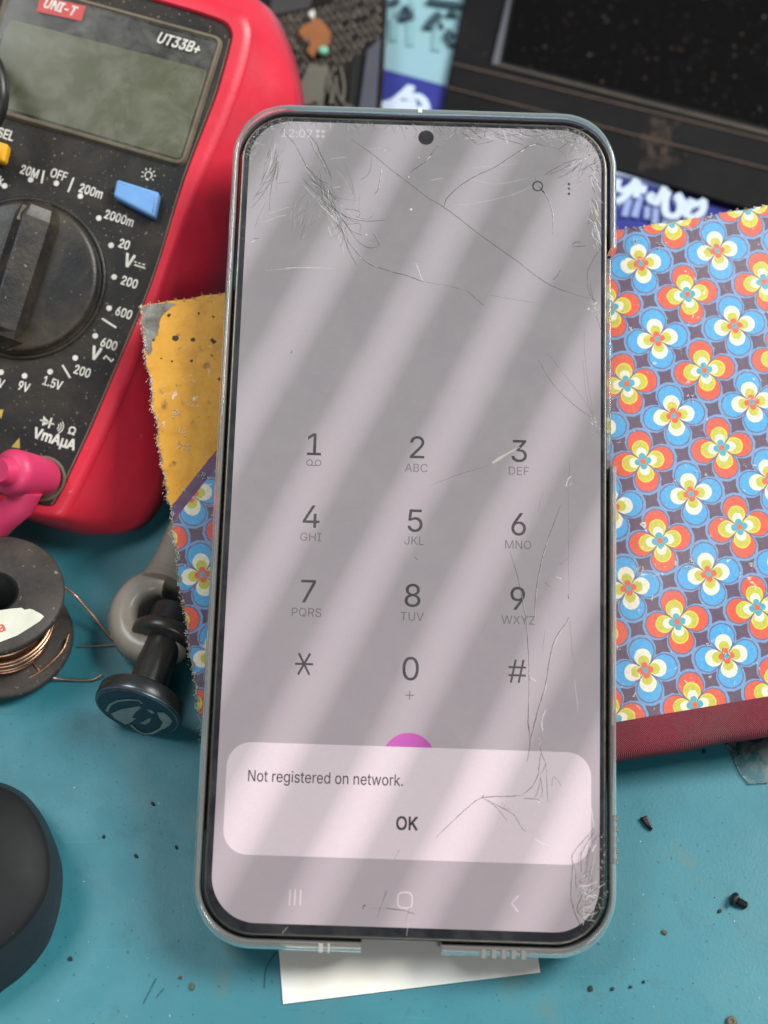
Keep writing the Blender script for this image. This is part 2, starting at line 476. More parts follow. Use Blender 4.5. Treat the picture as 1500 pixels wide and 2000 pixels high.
def emit(name, rgb, strength, bands=None, gloss=0.0):
    """light given off by the phone's panel; `bands` = the panel's refresh bands as a linear phase in its own plane"""
    m = bpy.data.materials.new(name); m.use_nodes = True; nt = m.node_tree
    nt.nodes.remove(nt.nodes['Principled BSDF']); out = nt.nodes['Material Output']
    e = nt.nodes.new('ShaderNodeEmission'); e.inputs[1].default_value = strength
    X.nt = nt
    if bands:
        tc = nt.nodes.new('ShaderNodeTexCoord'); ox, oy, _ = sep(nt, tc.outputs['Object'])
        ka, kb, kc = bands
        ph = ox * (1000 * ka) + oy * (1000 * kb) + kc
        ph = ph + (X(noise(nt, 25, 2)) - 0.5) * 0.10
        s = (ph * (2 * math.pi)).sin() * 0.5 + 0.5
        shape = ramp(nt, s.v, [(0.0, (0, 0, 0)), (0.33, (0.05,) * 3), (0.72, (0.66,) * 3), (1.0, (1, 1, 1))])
        down = nt.nodes.new('ShaderNodeMapRange'); nt.links.new(oy.v, down.inputs[0])  # brighter and pinker downwards: viewing-angle tone put into the emission
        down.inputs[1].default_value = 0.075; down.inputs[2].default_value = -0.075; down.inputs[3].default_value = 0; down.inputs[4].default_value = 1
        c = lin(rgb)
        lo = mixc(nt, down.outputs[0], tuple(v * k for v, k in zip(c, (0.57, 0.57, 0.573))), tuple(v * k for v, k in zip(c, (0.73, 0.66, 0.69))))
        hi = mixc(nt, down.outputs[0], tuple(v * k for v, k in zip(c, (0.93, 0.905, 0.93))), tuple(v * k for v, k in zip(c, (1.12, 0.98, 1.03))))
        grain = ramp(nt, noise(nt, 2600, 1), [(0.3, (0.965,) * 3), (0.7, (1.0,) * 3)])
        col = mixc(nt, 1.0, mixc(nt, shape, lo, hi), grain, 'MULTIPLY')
        nt.links.new(col, e.inputs[0])
    else: e.inputs[0].default_value = (*lin(rgb), 1)
    if gloss:
        g = nt.nodes.new('ShaderNodeBsdfGlossy'); g.inputs['Roughness'].default_value = 0.25; g.inputs['Color'].default_value = (gloss,) * 3 + (1,)
        ad = nt.nodes.new('ShaderNodeAddShader'); nt.links.new(e.outputs[0], ad.inputs[0]); nt.links.new(g.outputs[0], ad.inputs[1]); nt.links.new(ad.outputs[0], out.inputs[0])
    else: nt.links.new(e.outputs[0], out.inputs[0])
    return m

def sheet_glass(name, rough=0.12, tint=(1, 1, 1), refl=1.0, smudge=0.0):
    """thin cover glass: passes light straight, reflects by angle"""
    m = bpy.data.materials.new(name); m.use_nodes = True; nt = m.node_tree; nt.nodes.remove(nt.nodes['Principled BSDF'])
    out = nt.nodes['Material Output']; tr = nt.nodes.new('ShaderNodeBsdfTransparent'); tr.inputs[0].default_value = (*tint, 1)
    g = nt.nodes.new('ShaderNodeBsdfGlossy'); g.inputs['Roughness'].default_value = rough; g.inputs['Color'].default_value = (refl,) * 3 + (1,)
    fr = nt.nodes.new('ShaderNodeFresnel'); fr.inputs[0].default_value = 1.45
    mx = nt.nodes.new('ShaderNodeMixShader'); nt.links.new(fr.outputs[0], mx.inputs[0]); nt.links.new(tr.outputs[0], mx.inputs[1]); nt.links.new(g.outputs[0], mx.inputs[2])
    last = mx
    if smudge:
        d = nt.nodes.new('ShaderNodeBsdfDiffuse'); d.inputs[0].default_value = (0.7, 0.68, 0.62, 1)
        f = ramp(nt, noise(nt, 120, 7, 0.7, None, 0.5), [(0.42, (0, 0, 0)), (0.8, (smudge,) * 3)])
        m2 = nt.nodes.new('ShaderNodeMixShader'); nt.links.new(f, m2.inputs[0]); nt.links.new(mx.outputs[0], m2.inputs[1]); nt.links.new(d.outputs[0], m2.inputs[2]); last = m2
    nt.links.new(last.outputs[0], out.inputs[0]); return m
def see_through(name, rgb, alpha, rough=0.3):
    m, nt, b = new_mat(name); b.inputs['Base Color'].default_value = (*lin(rgb), 1); b.inputs['Alpha'].default_value = alpha; b.inputs['Roughness'].default_value = rough
    return m
def clear_plastic(name, rgb=(235, 238, 236), rough=0.06, ior=1.42, trans=1.0):
    m, nt, b = new_mat(name); b.inputs['Base Color'].default_value = (*lin(rgb), 1)
    b.inputs['Transmission Weight'].default_value = trans; b.inputs['IOR'].default_value = ior
    nt.links.new(ramp(nt, noise(nt, 150, 5), [(0.3, (rough,) * 3), (0.75, (rough + 0.14,) * 3)]), b.inputs['Roughness'])
    return m
def cloth_material(rgb):
    m, nt, b = new_mat('maroon_book_cloth')
    tc = nt.nodes.new('ShaderNodeTexCoord'); X.nt = nt; ox, oy, oz = sep(nt, tc.outputs['Object'])
    k = 2 * math.pi / 0.00042
    wv = ((ox + oy * 0.17) * k).sin() * ((oy - ox * 0.17 - oz * 0.9) * k).sin()
    h = wv * 0.5 + 0.5 + (X(noise(nt, 1500, 2)) - 0.5) * 0.5
    col = ramp(nt, h.v, [(0.1, tuple(v * 0.55 for v in lin(rgb))), (0.55, lin(rgb)), (0.95, tuple(min(1, v * 1.55) for v in lin(rgb)))])
    dirt = ramp(nt, noise(nt, 45, 6, 0.7), [(0.48, (0, 0, 0)), (0.7, (0.45,) * 3)])
    nt.links.new(mixc(nt, dirt, col, lin((104, 84, 78))), b.inputs['Base Color']); b.inputs['Roughness'].default_value = 0.85
    bump(nt, b, h.v, 0.7, 0.0003); return m

M_ = {}
M_['case'] = clear_plastic('clear_case_plastic', (226, 224, 218), 0.02, 1.45, 0.84)
M_['metal_dark'] = plain('phone_frame_metal', (52, 56, 62), 0.3, 0.9, dscale=200)
M_['metal_lite'] = plain('polished_frame_edge', (110, 104, 94), 0.35, 1.0, dscale=200)
M_['bezel'] = plain('black_bezel', (20, 26, 38), 0.35, spec=0.3, dscale=120)
M_['glass'] = sheet_glass('cover_glass', 0.16, (1, 1, 1), 1.0, 0.05)
M_['crack_dark'] = see_through('crack_shadowed_edge', (46, 43, 40), 0.80, 0.4)  # shaded side of the breaks, put into the colour
M_['crack_faint'] = see_through('crack_faint_edge', (54, 51, 49), 0.45, 0.4)
M_['crack_lite'] = see_through('crack_bright_edge', (214, 216, 208), 0.62, 0.2)  # glints on the breaks, put into a pale colour
M_['crack_soft'] = see_through('crack_soft_glint', (226, 224, 214), 0.26, 0.3)  # fainter glint streaks, also painted as a pale colour
M_['shard'] = see_through('crushed_glass_powder', (168, 170, 156), 0.4, 0.3)
M_['red'] = plain('red_holster_rubber', (220, 42, 64), 0.38, spec=0.5, dirt=(150, 60, 60), amt=0.22, dscale=50, bmp=0.1, bscale=1200, speck=(216, 120, 120), sscale=700, sth=0.74)
M_['face'] = plain('dusty_black_plastic', (31, 31, 31), 0.58, spec=0.3, dirt=(92, 82, 66), amt=0.5, dscale=45, lo=0.42, hi=0.78, speck=(128, 118, 100), sscale=1100, sth=0.665, bmp=0.2)
M_['dial'] = plain('dusty_black_dial', (27, 27, 28), 0.42, dirt=(104, 90, 66), amt=0.6, dscale=55, lo=0.42, hi=0.8, speck=(140, 128, 104), sscale=1000, sth=0.7, bmp=0.2)
M_['grime'] = plain('grimy_edge', (112, 102, 84), 0.7, dirt=(60, 56, 50), amt=0.7, dscale=140)
M_['lcd'] = plain('grey_green_lcd', (140, 143, 106), 0.5, dirt=(112, 112, 92), amt=0.3, dscale=25, var=.05)
M_['lcd_head'] = plain('dark_lcd_surround', (64, 64, 58), 0.5, dirt=(100, 98, 86), amt=0.5, dscale=70)
M_['lcd_glass'] = sheet_glass('scratched_lcd_window', 0.2, (0.95, 0.95, 0.93), 1.0, 0.2)
M_['white_print'] = plain('white_print', (214, 212, 202), 0.6, dirt=(140, 136, 124), amt=0.5, dscale=300)
M_['badge'] = plain('red_badge', (196, 66, 62), 0.45, dirt=(170, 96, 90), amt=0.4, dscale=150)
M_['blue_btn'] = plain('blue_rubber_button', (112, 164, 220), 0.5, dirt=(90, 130, 176), amt=0.3)
M_['yel_btn'] = plain('yellow_rubber_button', (240, 176, 30), 0.5, dirt=(190, 130, 40), amt=0.3)
M_['pink'] = plain('pink_plug_rubber', (216, 56, 104), 0.45, dirt=(170, 60, 90), amt=0.35, dscale=60, bmp=0.1)
M_['black'] = plain('black_plastic', (24, 25, 27), 0.38, dirt=(66, 62, 54), amt=0.3, dscale=60, speck=(120, 116, 108), sscale=900, sth=0.75)
M_['black_satin'] = plain('satin_black_shell', (26, 27, 28), 0.62, spec=0.3, speck=(130, 128, 122), sscale=620, sth=0.755, dscale=40, bmp=0.06)
M_['rim_satin'] = plain('blue_black_rim', (32, 39, 44), 0.6, dscale=60)
M_['spool'] = plain('dusty_spool_plastic', (44, 40, 37), 0.62, dirt=(92, 82, 72), amt=0.6, dscale=80, lo=0.4, hi=0.75, speck=(140, 132, 120), sscale=800, sth=0.69, bmp=0.35, bscale=700)
M_['copper'] = plain('copper_wire_metal', (200, 156, 128), 0.36, 1.0, dscale=400, dirt=(140, 92, 66), amt=0.4)
M_['paper_lbl'] = plain('white_paper_label', (212, 214, 196), 0.7, dirt=(176, 176, 158), amt=0.4, dscale=120)
M_['red_ink'] = plain('red_ink', (206, 92, 78), 0.6)
M_['knob'] = plain('black_knob_plastic', (40, 43, 44), 0.3, dirt=(96, 86, 68), amt=0.45, dscale=110, lo=0.45, hi=0.8)
M_['knob_face'] = plain('blue_black_knob_face', (36, 58, 70), 0.4, dirt=(50, 66, 72), amt=0.3, dscale=90)
M_['worn_print'] = plain('worn_silver_print', (132, 150, 148), 0.5, dirt=(84, 98, 100), amt=0.6, dscale=200)
M_['frosted'] = plain('frosted_plastic', (168, 164, 152), 0.25, dirt=(150, 126, 104), amt=0.5, dscale=90, lo=0.4, hi=0.7)
M_['frosted'].node_tree.nodes['Principled BSDF'].inputs['Alpha'].default_value = 0.78
M_['cloth'] = cloth_material((128, 44, 58))
M_['page'] = plain('page_edges', (206, 194, 170), 0.8, dirt=(150, 134, 108), amt=0.5, dscale=300)
M_['board'] = plain('torn_grey_board', (150, 150, 142), 0.9, dirt=(84, 82, 76), amt=0.8, dscale=160, lo=0.4, hi=0.62, bmp=0.6, bscale=1200)
M_['fibre'] = plain('torn_paper_fibre', (196, 184, 154), 0.9, dirt=(110, 98, 76), amt=0.7, dscale=400)
M_['fluff'] = plain('white_torn_paper', (226, 224, 214), 0.9, dirt=(170, 168, 160), amt=0.4, dscale=400)
M_['card'] = plain('cream_card', (236, 236, 228), 0.6, dirt=(222, 210, 176), amt=0.6, dscale=36, lo=0.45, hi=0.75, speck=(120, 96, 60), sscale=420, sth=0.755)
M_['mon'] = plain('dusty_monitor_bezel', (17, 17, 19), 0.6, spec=0.2, dirt=(52, 49, 47), amt=0.25, dscale=26, lo=0.48, hi=0.75, speck=(110, 100, 90), sscale=800, sth=0.74)
M_['mon_lip'] = plain('grey_monitor_lip', (78, 80, 88), 0.5, dirt=(84, 76, 66), amt=0.6, dscale=60)
M_['mon_lip2'] = plain('dusty_monitor_lip', (72, 68, 62), 0.6, dirt=(96, 84, 70), amt=0.6, dscale=90)
M_['mon_scr'] = plain('black_monitor_glass', (5, 5, 6), 0.7, spec=0.08, speck=(110, 98, 84), sscale=750, sth=0.70, dscale=60)
M_['dust'] = plain('brown_dust', (116, 96, 80), 0.9, dirt=(80, 68, 58), amt=0.6, dscale=250)
M_['cyan_sheet'] = plain('pale_cyan_print', (140, 178, 190), 0.5, dirt=(136, 178, 172), amt=0.7, dscale=20, var=0.05)
M_['navy'] = plain('navy_print', (44, 52, 136), 0.5, var=0.08)
M_['letter'] = plain('pale_letter_face', (200, 214, 236), 0.5)
M_['letter_shade_streak'] = plain('pale_letter_shade', (140, 156, 204), 0.6)  # streaks below the letters: reflection and shadow put into the colour
M_['dark_letter'] = plain('dark_letter_face', (50, 74, 82), 0.6)
M_['dark_shade_streak'] = plain('teal_letter_streak', (128, 170, 176), 0.6)  # soft reflection streaks below the dark letters, painted as colour
M_['grille'] = plain('dusty_dark_grille', (24, 22, 21), 0.7, spec=.2, dirt=(60, 50, 42), amt=0.5, dscale=60)
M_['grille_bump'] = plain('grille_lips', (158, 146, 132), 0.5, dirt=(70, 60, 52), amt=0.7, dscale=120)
M_['grey_bar'] = plain('grey_plastic_bar', (74, 76, 88), 0.55, dirt=(70, 64, 58), amt=0.4)
M_['flex'] = plain('brown_flex_board', (150, 92, 52), 0.5, dirt=(120, 76, 46), amt=0.5, dscale=100)
M_['mint'] = plain('mint_contact', (120, 190, 160), 0.4)
M_['grey_ribbon'] = plain('grey_ribbon', (96, 92, 82), 0.6, dirt=(60, 56, 50), amt=0.6)
M_['film'] = sheet_glass('clear_film', 0.15, (0.93, 0.97, 0.97), 1.0, 0.35)
M_['gold'] = plain('brass_bit', (150, 128, 84), 0.45, 0.8)

# ================================================================ setting: the workbench
mb = MB(); mb.poly([(-900, -500, 0), (900, -500, 0), (900, 1100, 0), (-900, 1100, 0)])
mb.build('tabletop', table_material(), kind='structure', label='teal rubber workbench mat flecked with dirt and debris')

# ================================================================ the smartphone
phone = thing('smartphone', 'smartphone with cracked glass showing a dial pad and a network message', 'smartphone', PHONE)
def ppx(px, py, w=0.0): return PHONE.p(px, py, w)
mb = MB()
o_ = rr(76.2, 165.2, 9.8, 10)
mb.loft([[(x, y, z) for x, y in inset(o_, d)] for z, d in ((-8.6, 1.6), (-8.2, 0.6), (-6.5, 0.0), (-1.6, 0.0), (-0.9, 0.12))], smooth=True)
mb.build('frame', M_['metal_dark'], phone)
mb = MB(); mb.loft([[(x, y, z) for x, y in inset(o_, d)] for z, d in ((-0.88, 0.12), (-0.35, 0.2), (-0.2, 0.45), (-0.25, 0.75))], smooth=True, cap0=False, cap1=False)
mb.build('frame_rim', M_['metal_lite'], phone)
mb = MB(); mb.prism(rr(74.9, 163.9, 9.2, 10), -0.8, 0.0, 0.15); mb.build('bezel', M_['bezel'], phone)
# the lit panel; its refresh bands are part of the light it gives off
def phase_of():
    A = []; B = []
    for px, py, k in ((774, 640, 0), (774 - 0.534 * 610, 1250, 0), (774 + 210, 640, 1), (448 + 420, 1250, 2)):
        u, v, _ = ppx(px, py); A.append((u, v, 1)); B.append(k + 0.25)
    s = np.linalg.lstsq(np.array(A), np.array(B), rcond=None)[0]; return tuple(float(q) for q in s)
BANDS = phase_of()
u0, v0, _ = ppx(435, 1230); vb = ppx(790, 1812)[1]; vt = ppx(834, 246)[1]
DW = 73.0; DC = (0.15, (vt + vb) / 2); DH = vt - vb
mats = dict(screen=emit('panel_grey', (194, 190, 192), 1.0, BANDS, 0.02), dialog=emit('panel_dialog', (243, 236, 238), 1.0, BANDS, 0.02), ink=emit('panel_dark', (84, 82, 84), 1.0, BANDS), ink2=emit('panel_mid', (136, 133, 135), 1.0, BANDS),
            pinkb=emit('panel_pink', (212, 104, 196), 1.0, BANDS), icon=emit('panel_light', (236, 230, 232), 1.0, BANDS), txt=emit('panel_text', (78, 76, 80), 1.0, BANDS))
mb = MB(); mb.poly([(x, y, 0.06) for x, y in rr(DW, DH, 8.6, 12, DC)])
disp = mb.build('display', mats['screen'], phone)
def rowpt(px, py): return ppx(px, py)
COLX = {1: -20.36, 2: 0.0, 3: 20.36}
def key(c, dy_px, digit, sub, cx):
    u, v, _ = ppx(814 if c == 2 else (614 if c == 1 else 1014), dy_px)
    return u, v
KEYS = [('1', (614, 868), '', None), ('2', (815, 874), 'ABC', (813, 914)), ('3', (1014, 881), 'DEF', (1013, 920)),
        ('4', (608, 1009), 'GHI', (607, 1049)), ('5', (811, 1017), 'JKL', (809, 1056)), ('6', (1013, 1024), 'MNO', (1012, 1064)),
        ('7', (602, 1155), 'PQRS', (599, 1196)), ('8', (806, 1163), 'TUV', (805, 1204)), ('9', (1011, 1169), 'WXYZ', (1012, 1211)),
        ('*', (594, 1297), '', None), ('0', (802, 1306), '+', (800, 1358)), ('#', (1010, 1311), '', None)]
for d, at, sub, sat in KEYS:
    mb = MB(); u, v, _ = ppx(*at)
    if d == '*':
        for a in (0, 62, -62):
            q = math.radians(a); l = 1.75 if a == 0 else 2.35
            mb.strip([(u - l * math.cos(q), v - l * math.sin(q), 0.12 + abs(a) * 1e-4), (u + l * math.cos(q), v + l * math.sin(q), 0.12 + abs(a) * 1e-4)], 0.42)
    elif d == '#':
        for sx in (-0.75, 0.75): mb.strip([(u + sx - 0.45, v - 2.25, 0.12), (u + sx + 0.45, v + 2.25, 0.12)], 0.4)
        for sy in (-0.8, 0.75): mb.strip([(u - 1.7, v + sy, 0.125), (u + 1.7, v + sy, 0.125)], 0.4)
    else: mb.text(d, (u, v), 4.45, 0.12, bold=0.004)
    if d == '1':
        c = ppx(613, 904)
        for sx in (-0.85, 0.85): mb.ring((c[0] + sx, c[1]), 0.46, 0.66, 0.12, 20, 1)
        mb.strip([(c[0] - 0.85, c[1] - 0.56, 0.12), (c[0] + 0.85, c[1] - 0.56, 0.12)], 0.2, 1)
    elif sub == '+':
        c = ppx(*sat); mb.strip([(c[0] - 0.85, c[1], 0.12), (c[0] + 0.85, c[1], 0.12)], 0.22, 1); mb.strip([(c[0], c[1] - 0.85, 0.125), (c[0], c[1] + 0.85, 0.125)], 0.22, 1)
    elif sub:
        c = ppx(*sat); mb.text(sub, c[:2], 1.65, 0.12, mat=1)
    mb.build('dial_key', [mats['ink'], mats['ink2']], disp)
# search glass, menu dots, clock
mb = MB(); c = ppx(1050, 364); mb.ring(c, 0.85, 1.15, 0.12); q = ppx(1066, 379)
mb.strip([(c[0] + 0.75, c[1] - 0.75, 0.12), (c[0] + 1.55, c[1] - 1.5, 0.12)], 0.32); mb.build('search_icon', mats['ink'], disp)
mb = MB()
for y in (360, 369, 379): mb.disc(ppx(1111, y), 0.28, 0.12)
mb.build('menu_icon', mats['ink'], disp)
mb = MB(); mb.text('12:07', ppx(580, 261)[:2], 1.75, 0.12)
c = ppx(626, 262)
for i in (-1, 1):
    for j in (-1, 1): mb.disc((c[0] + i * 0.55, c[1] + j * 0.55), 0.36, 0.12)
mb.build('clock_text', mats['icon'], disp)
# call button peeping over the dialog, dialog, its words
mb = MB(); c = ppx(798, 1484); R = 5.1; vd = ppx(798, 1455)[1]
pts = [(c[0] + R * math.cos(a), c[1] + R * math.sin(a), 0.12) for a in [math.radians(d) for d in range(0, 181, 6)]]
mb.poly(pts); mb.build('call_button', mats['pinkb'], disp)
dl, dr = ppx(437, 1560)[0] + 0.25, 35.0; vt_, vb_ = ppx(790, 1459)[1], ppx(790, 1679)[1]
mb = MB(); mb.poly([(x, y, 0.2) for x, y in rr(dr - dl, vt_ - vb_, 4.6, 10, ((dl + dr) / 2, (vt_ + vb_) / 2))])
mb.build('dialog_box', mats['dialog'], disp)
mb = MB(); a, b_ = ppx(485, 1516), ppx(787, 1523)
mb.text('Not registered on network.', ((a[0] + b_[0]) / 2, (a[1] + b_[1]) / 2), 2.1, 0.28, width=b_[0] - a[0], bold=0.006); mb.build('dialog_text', mats['txt'], disp)
mb = MB(); mb.text('OK', ppx(795, 1608)[:2], 2.4, 0.28, bold=0.03, width=4.0); mb.build('ok_button', mats['txt'], disp)
# navigation bar
mb = MB()
for x in (566, 576, 587):
    p = ppx(x, 1753); mb.strip([(p[0], p[1] - 1.45, 0.12), (p[0], p[1] + 1.45, 0.12)], 0.24)
mb.build('recents_icon', mats['icon'], disp)
mb = MB(); p = ppx(791, 1758); L1 = rr(2.95, 3.1, 1.05, 6, p[:2]); L2 = inset(L1, 0.26); n = len(L1)
mb.add([(x, y, 0.12) for x, y in L1 + L2], [(i, (i + 1) % n, n + (i + 1) % n, n + i) for i in range(n)]); mb.build('home_icon', mats['icon'], disp)
mb = MB(); a, b_, c = ppx(1013, 1749), ppx(999, 1764), ppx(1012, 1781); mb.strip([(*a[:2], 0.12), (*b_[:2], 0.12), (*c[:2], 0.12)], 0.26); mb.build('back_icon', mats['icon'], disp)
# camera hole
mb = MB(); c = ppx(832, 270); mb.disc(c, 1.62, 0.3, 32, 0); mb.ring(c, 0.55, 0.72, 0.33, 24, 1)
mb.ring(c, 0.95, 1.15, 0.33, 24, 1, 20, 150); mb.build('front_camera', [M_['bezel'], M_['metal_dark']], phone)  # rings paint the glint on the lens
# cover glass with its cracks
mb = MB(); mb.prism(rr(75.0, 164.0, 9.3, 10), 0.42, 0.50, 0.0); glass = mb.build('front_glass', M_['glass'], phone)

def Z(ox, oy, k, pts): return [ppx(ox + x / k, oy + y / k, 0.56) for x, y in pts]
def crack(mb, pts, w, mat, jit=0.10, w_end=None):
    P = spline(pts, 7); n = len(P); out = []
    for i, p in enumerate(P):
        j = jit * (0 if i in (0, n - 1) else 1)
        out.append((p[0] + random.uniform(-j, j) * 0.55, p[1] + random.uniform(-j, j) * 0.55, 0.56))
    ws = []
    for i in range(n):
        t = i / (n - 1); ws.append(max(0.03, w * (0.55 + 0.6 * random.random()) * min(1, 6 * t + 0.35) * min(1, 6 * (1 - t) + 0.25)))
    mb.ribbon(out, ws, mat)
    if mat == 0 and n > 6 and w > 0.1 and random.random() < .55:          # pale sliver painting the lit lip beside the dark edge
        a_ = random.randint(0, n // 3); b_ = random.randint(n // 2, n - 1); sg_ = random.choice((-1, 1)) * 0.11
        mb.ribbon([(p[0] + sg_, p[1] + sg_ * 0.6, 0.555) for p in out[a_:b_ + 1]], [random.uniform(.03, .10) for _ in range(b_ + 1 - a_)], random.choice((2, 3, 3, 1)))
def sparkle(mb, c, r, mat):
    k = random.randint(3, 5); a0 = random.uniform(0, 6.28)
    mb.poly([(c[0] + r * random.uniform(0.4, 1.2) * math.cos(a0 + 6.283 * i / k), c[1] + r * random.uniform(0.4, 1.2) * math.sin(a0 + 6.283 * i / k), 0.57 + random.uniform(0, 0.06)) for i in range(k)], mat)
CM = [M_['crack_dark'], M_['crack_faint'], M_['crack_lite'], M_['crack_soft'], M_['shard']]

# upper left web
A = lambda *p: Z(440, 180, 3.75, p)
mb = MB()
for pts, w, m in [
    (A((440, 305), (500, 370), (555, 465), (595, 545), (640, 600), (700, 650), (760, 670)), .14, 0),
    (A((600, 300), (660, 365), (700, 460), (735, 530), (770, 610), (780, 650)), .15, 0),
    (A((615, 340), (650, 420), (690, 480), (720, 540), (745, 600)), .13, 0),
    (A((1070, 480), (1065, 560), (1030, 620), (985, 640)), .11, 0), (A((1145, 545), (1130, 650), (1120, 710), (1090, 750)), .12, 0),
    (A((870, 510), (920, 640), (945, 760), (940, 850)), .10, 1), (A((640, 640), (720, 720), (800, 850), (880, 960), (970, 1090), (1050, 1140), (1120, 1130)), .14, 0),
    (A((830, 960), (880, 1060), (960, 1170), (1060, 1260), (1200, 1310), (1350, 1350), (1450, 1390)), .13, 0),
    (A((840, 980), (880, 1090), (920, 1190), (965, 1275)), .12, 0), (A((860, 900), (960, 935), (1060, 945), (1180, 935)), .11, 0),
    (A((870, 855), (980, 872), (975, 920)), .10, 0), (A((880, 970), (985, 965), (985, 1030)), .11, 0), (A((900, 1000), (950, 1030), (1010, 1048)), .10, 0),
    (A((1085, 1035), (1110, 1080), (1130, 1130)), .14, 0), (A((780, 760), (850, 780), (940, 790)), .09, 1),
    (A((370, 420), (350, 560), (290, 660), (200, 790)), .12, 0), (A((375, 440), (360, 600), (280, 740), (190, 850)), .12, 0),
    (A((385, 500), (380, 600), (375, 720)), .10, 0), (A((370, 560), (340, 680), (325, 800), (325, 870)), .12, 0), (A((350, 600), (300, 700), (220, 760)), .10, 0),
    (A((380, 540), (330, 640), (270, 680)), .10, 0), (A((300, 800), (250, 900), (215, 1000)), .10, 1), (A((385, 670), (475, 655)), .10, 1),
    (A((600, 740), (550, 790), (520, 850)), .08, 1), (A((610, 790), (570, 900), (530, 960)), .08, 1), (A((620, 800), (590, 940), (550, 1050)), .08, 1), (A((590, 860), (560, 960), (545, 1000)), .08, 1),
    (A((290, 1310), (480, 1290), (620, 1285), (790, 1292)), .14, 3), (A((440, 1289), (560, 1285), (690, 1287)), .10, 2), (A((310, 890), (420, 855), (480, 840)), .12, 3),
    (A((790, 700), (850, 690)), .12, 3), (A((760, 490), (900, 475)), .12, 3), (A((1050, 420), (1140, 405)), .12, 3), (A((1400, 1250), (1440, 1380)), .16, 3), (A((260, 960), (400, 910), (450, 905)), .14, 3),
    (A((205, 1075), (250, 1070)), .14, 0), (A((195, 1100), (215, 1085)), .2, 2), (A((750, 980), (780, 1060)), .2, 3), (A((700, 830), (820, 950)), .12, 2), (A((740, 880), (850, 1100), (870, 1200)), .10, 3)]:
    crack(mb, pts, w, m)
for i in range(85):
    t = random.random(); x = 620 + 230 * t + random.gauss(0, 22); y = 600 + 340 * t + random.gauss(0, 34); a = math.radians(random.gauss(56, 14)); l = random.uniform(30, 80)
    crack(mb, A((x - l * math.cos(a), y - l * math.sin(a)), (x + random.uniform(-6, 6), y), (x + l * math.cos(a), y + l * math.sin(a))), random.uniform(.06, .12), random.choice((0, 0, 1, 1, 2)), 0.05)
for i in range(55):
    x = random.gauss(340, 30); y = random.uniform(400, 640); a = math.radians(random.gauss(106, 9)); l = random.uniform(30, 90)
    crack(mb, A((x - l * math.cos(a), y - l * math.sin(a)), (x, y), (x + l * math.cos(a) - l * .2, y + l * math.sin(a))), random.uniform(.06, .10), random.choice((0, 1, 1, 3)), 0.04)
for i in range(40):
    x = random.gauss(560, 50); y = random.uniform(780, 1060); a = math.radians(random.gauss(112, 10)); l = random.uniform(20, 50)
    crack(mb, A((x - l * math.cos(a), y - l * math.sin(a)), (x + l * math.cos(a), y + l * math.sin(a))), .06, random.choice((1, 1, 3)), 0.03)
for p, r in (((1362, 868), .35), ((1168, 437), .26), ((1418, 488), .26), ((1035, 1052), .2), ((595, 548), .2), ((780, 915), .22), ((1000, 410), .16), ((855, 840), .2), ((992, 1222), .14), ((1345, 630), .2)): sparkle(mb, ppx(440 + p[0] / 3.75, 180 + p[1] / 3.75), r, 2)
for i in range(16):        # fine concentric hairlines round the impact
    a0 = math.radians(random.uniform(-60, 40)); r = random.uniform(60, 330); sp_ = math.radians(random.uniform(14, 40)); cx_, cy_ = 650, 780
    crack(mb, A(*[(cx_ + r * math.cos(a0 + sp_ * k / 4) * (1 + .04 * random.random()), cy_ + r * math.sin(a0 + sp_ * k / 4)) for k in range(5)]), random.uniform(.06, .10), random.choice((1, 1, 0, 3)), 0.05)
for i in range(14):
    a0 = math.radians(random.uniform(20, 75)); r = random.uniform(40, 160); l = random.uniform(80, 260); cx_, cy_ = 800, 850
    crack(mb, A(*[(cx_ + (r + l * k / 3) * math.cos(a0 + .10 * k), cy_ + (r + l * k / 3) * math.sin(a0 - .03 * k * k)) for k in range(4)]), random.uniform(.06, .11), random.choice((0, 1, 1, 2)), 0.06)
for i in range(30):
    sparkle(mb, ppx(random.gauss(650, 40), random.gauss(420, 30)), random.uniform(.05, .13), random.choice((2, 4)))
mb.build('crack', CM, glass, label='dense web of cracks at the upper left of the glass')

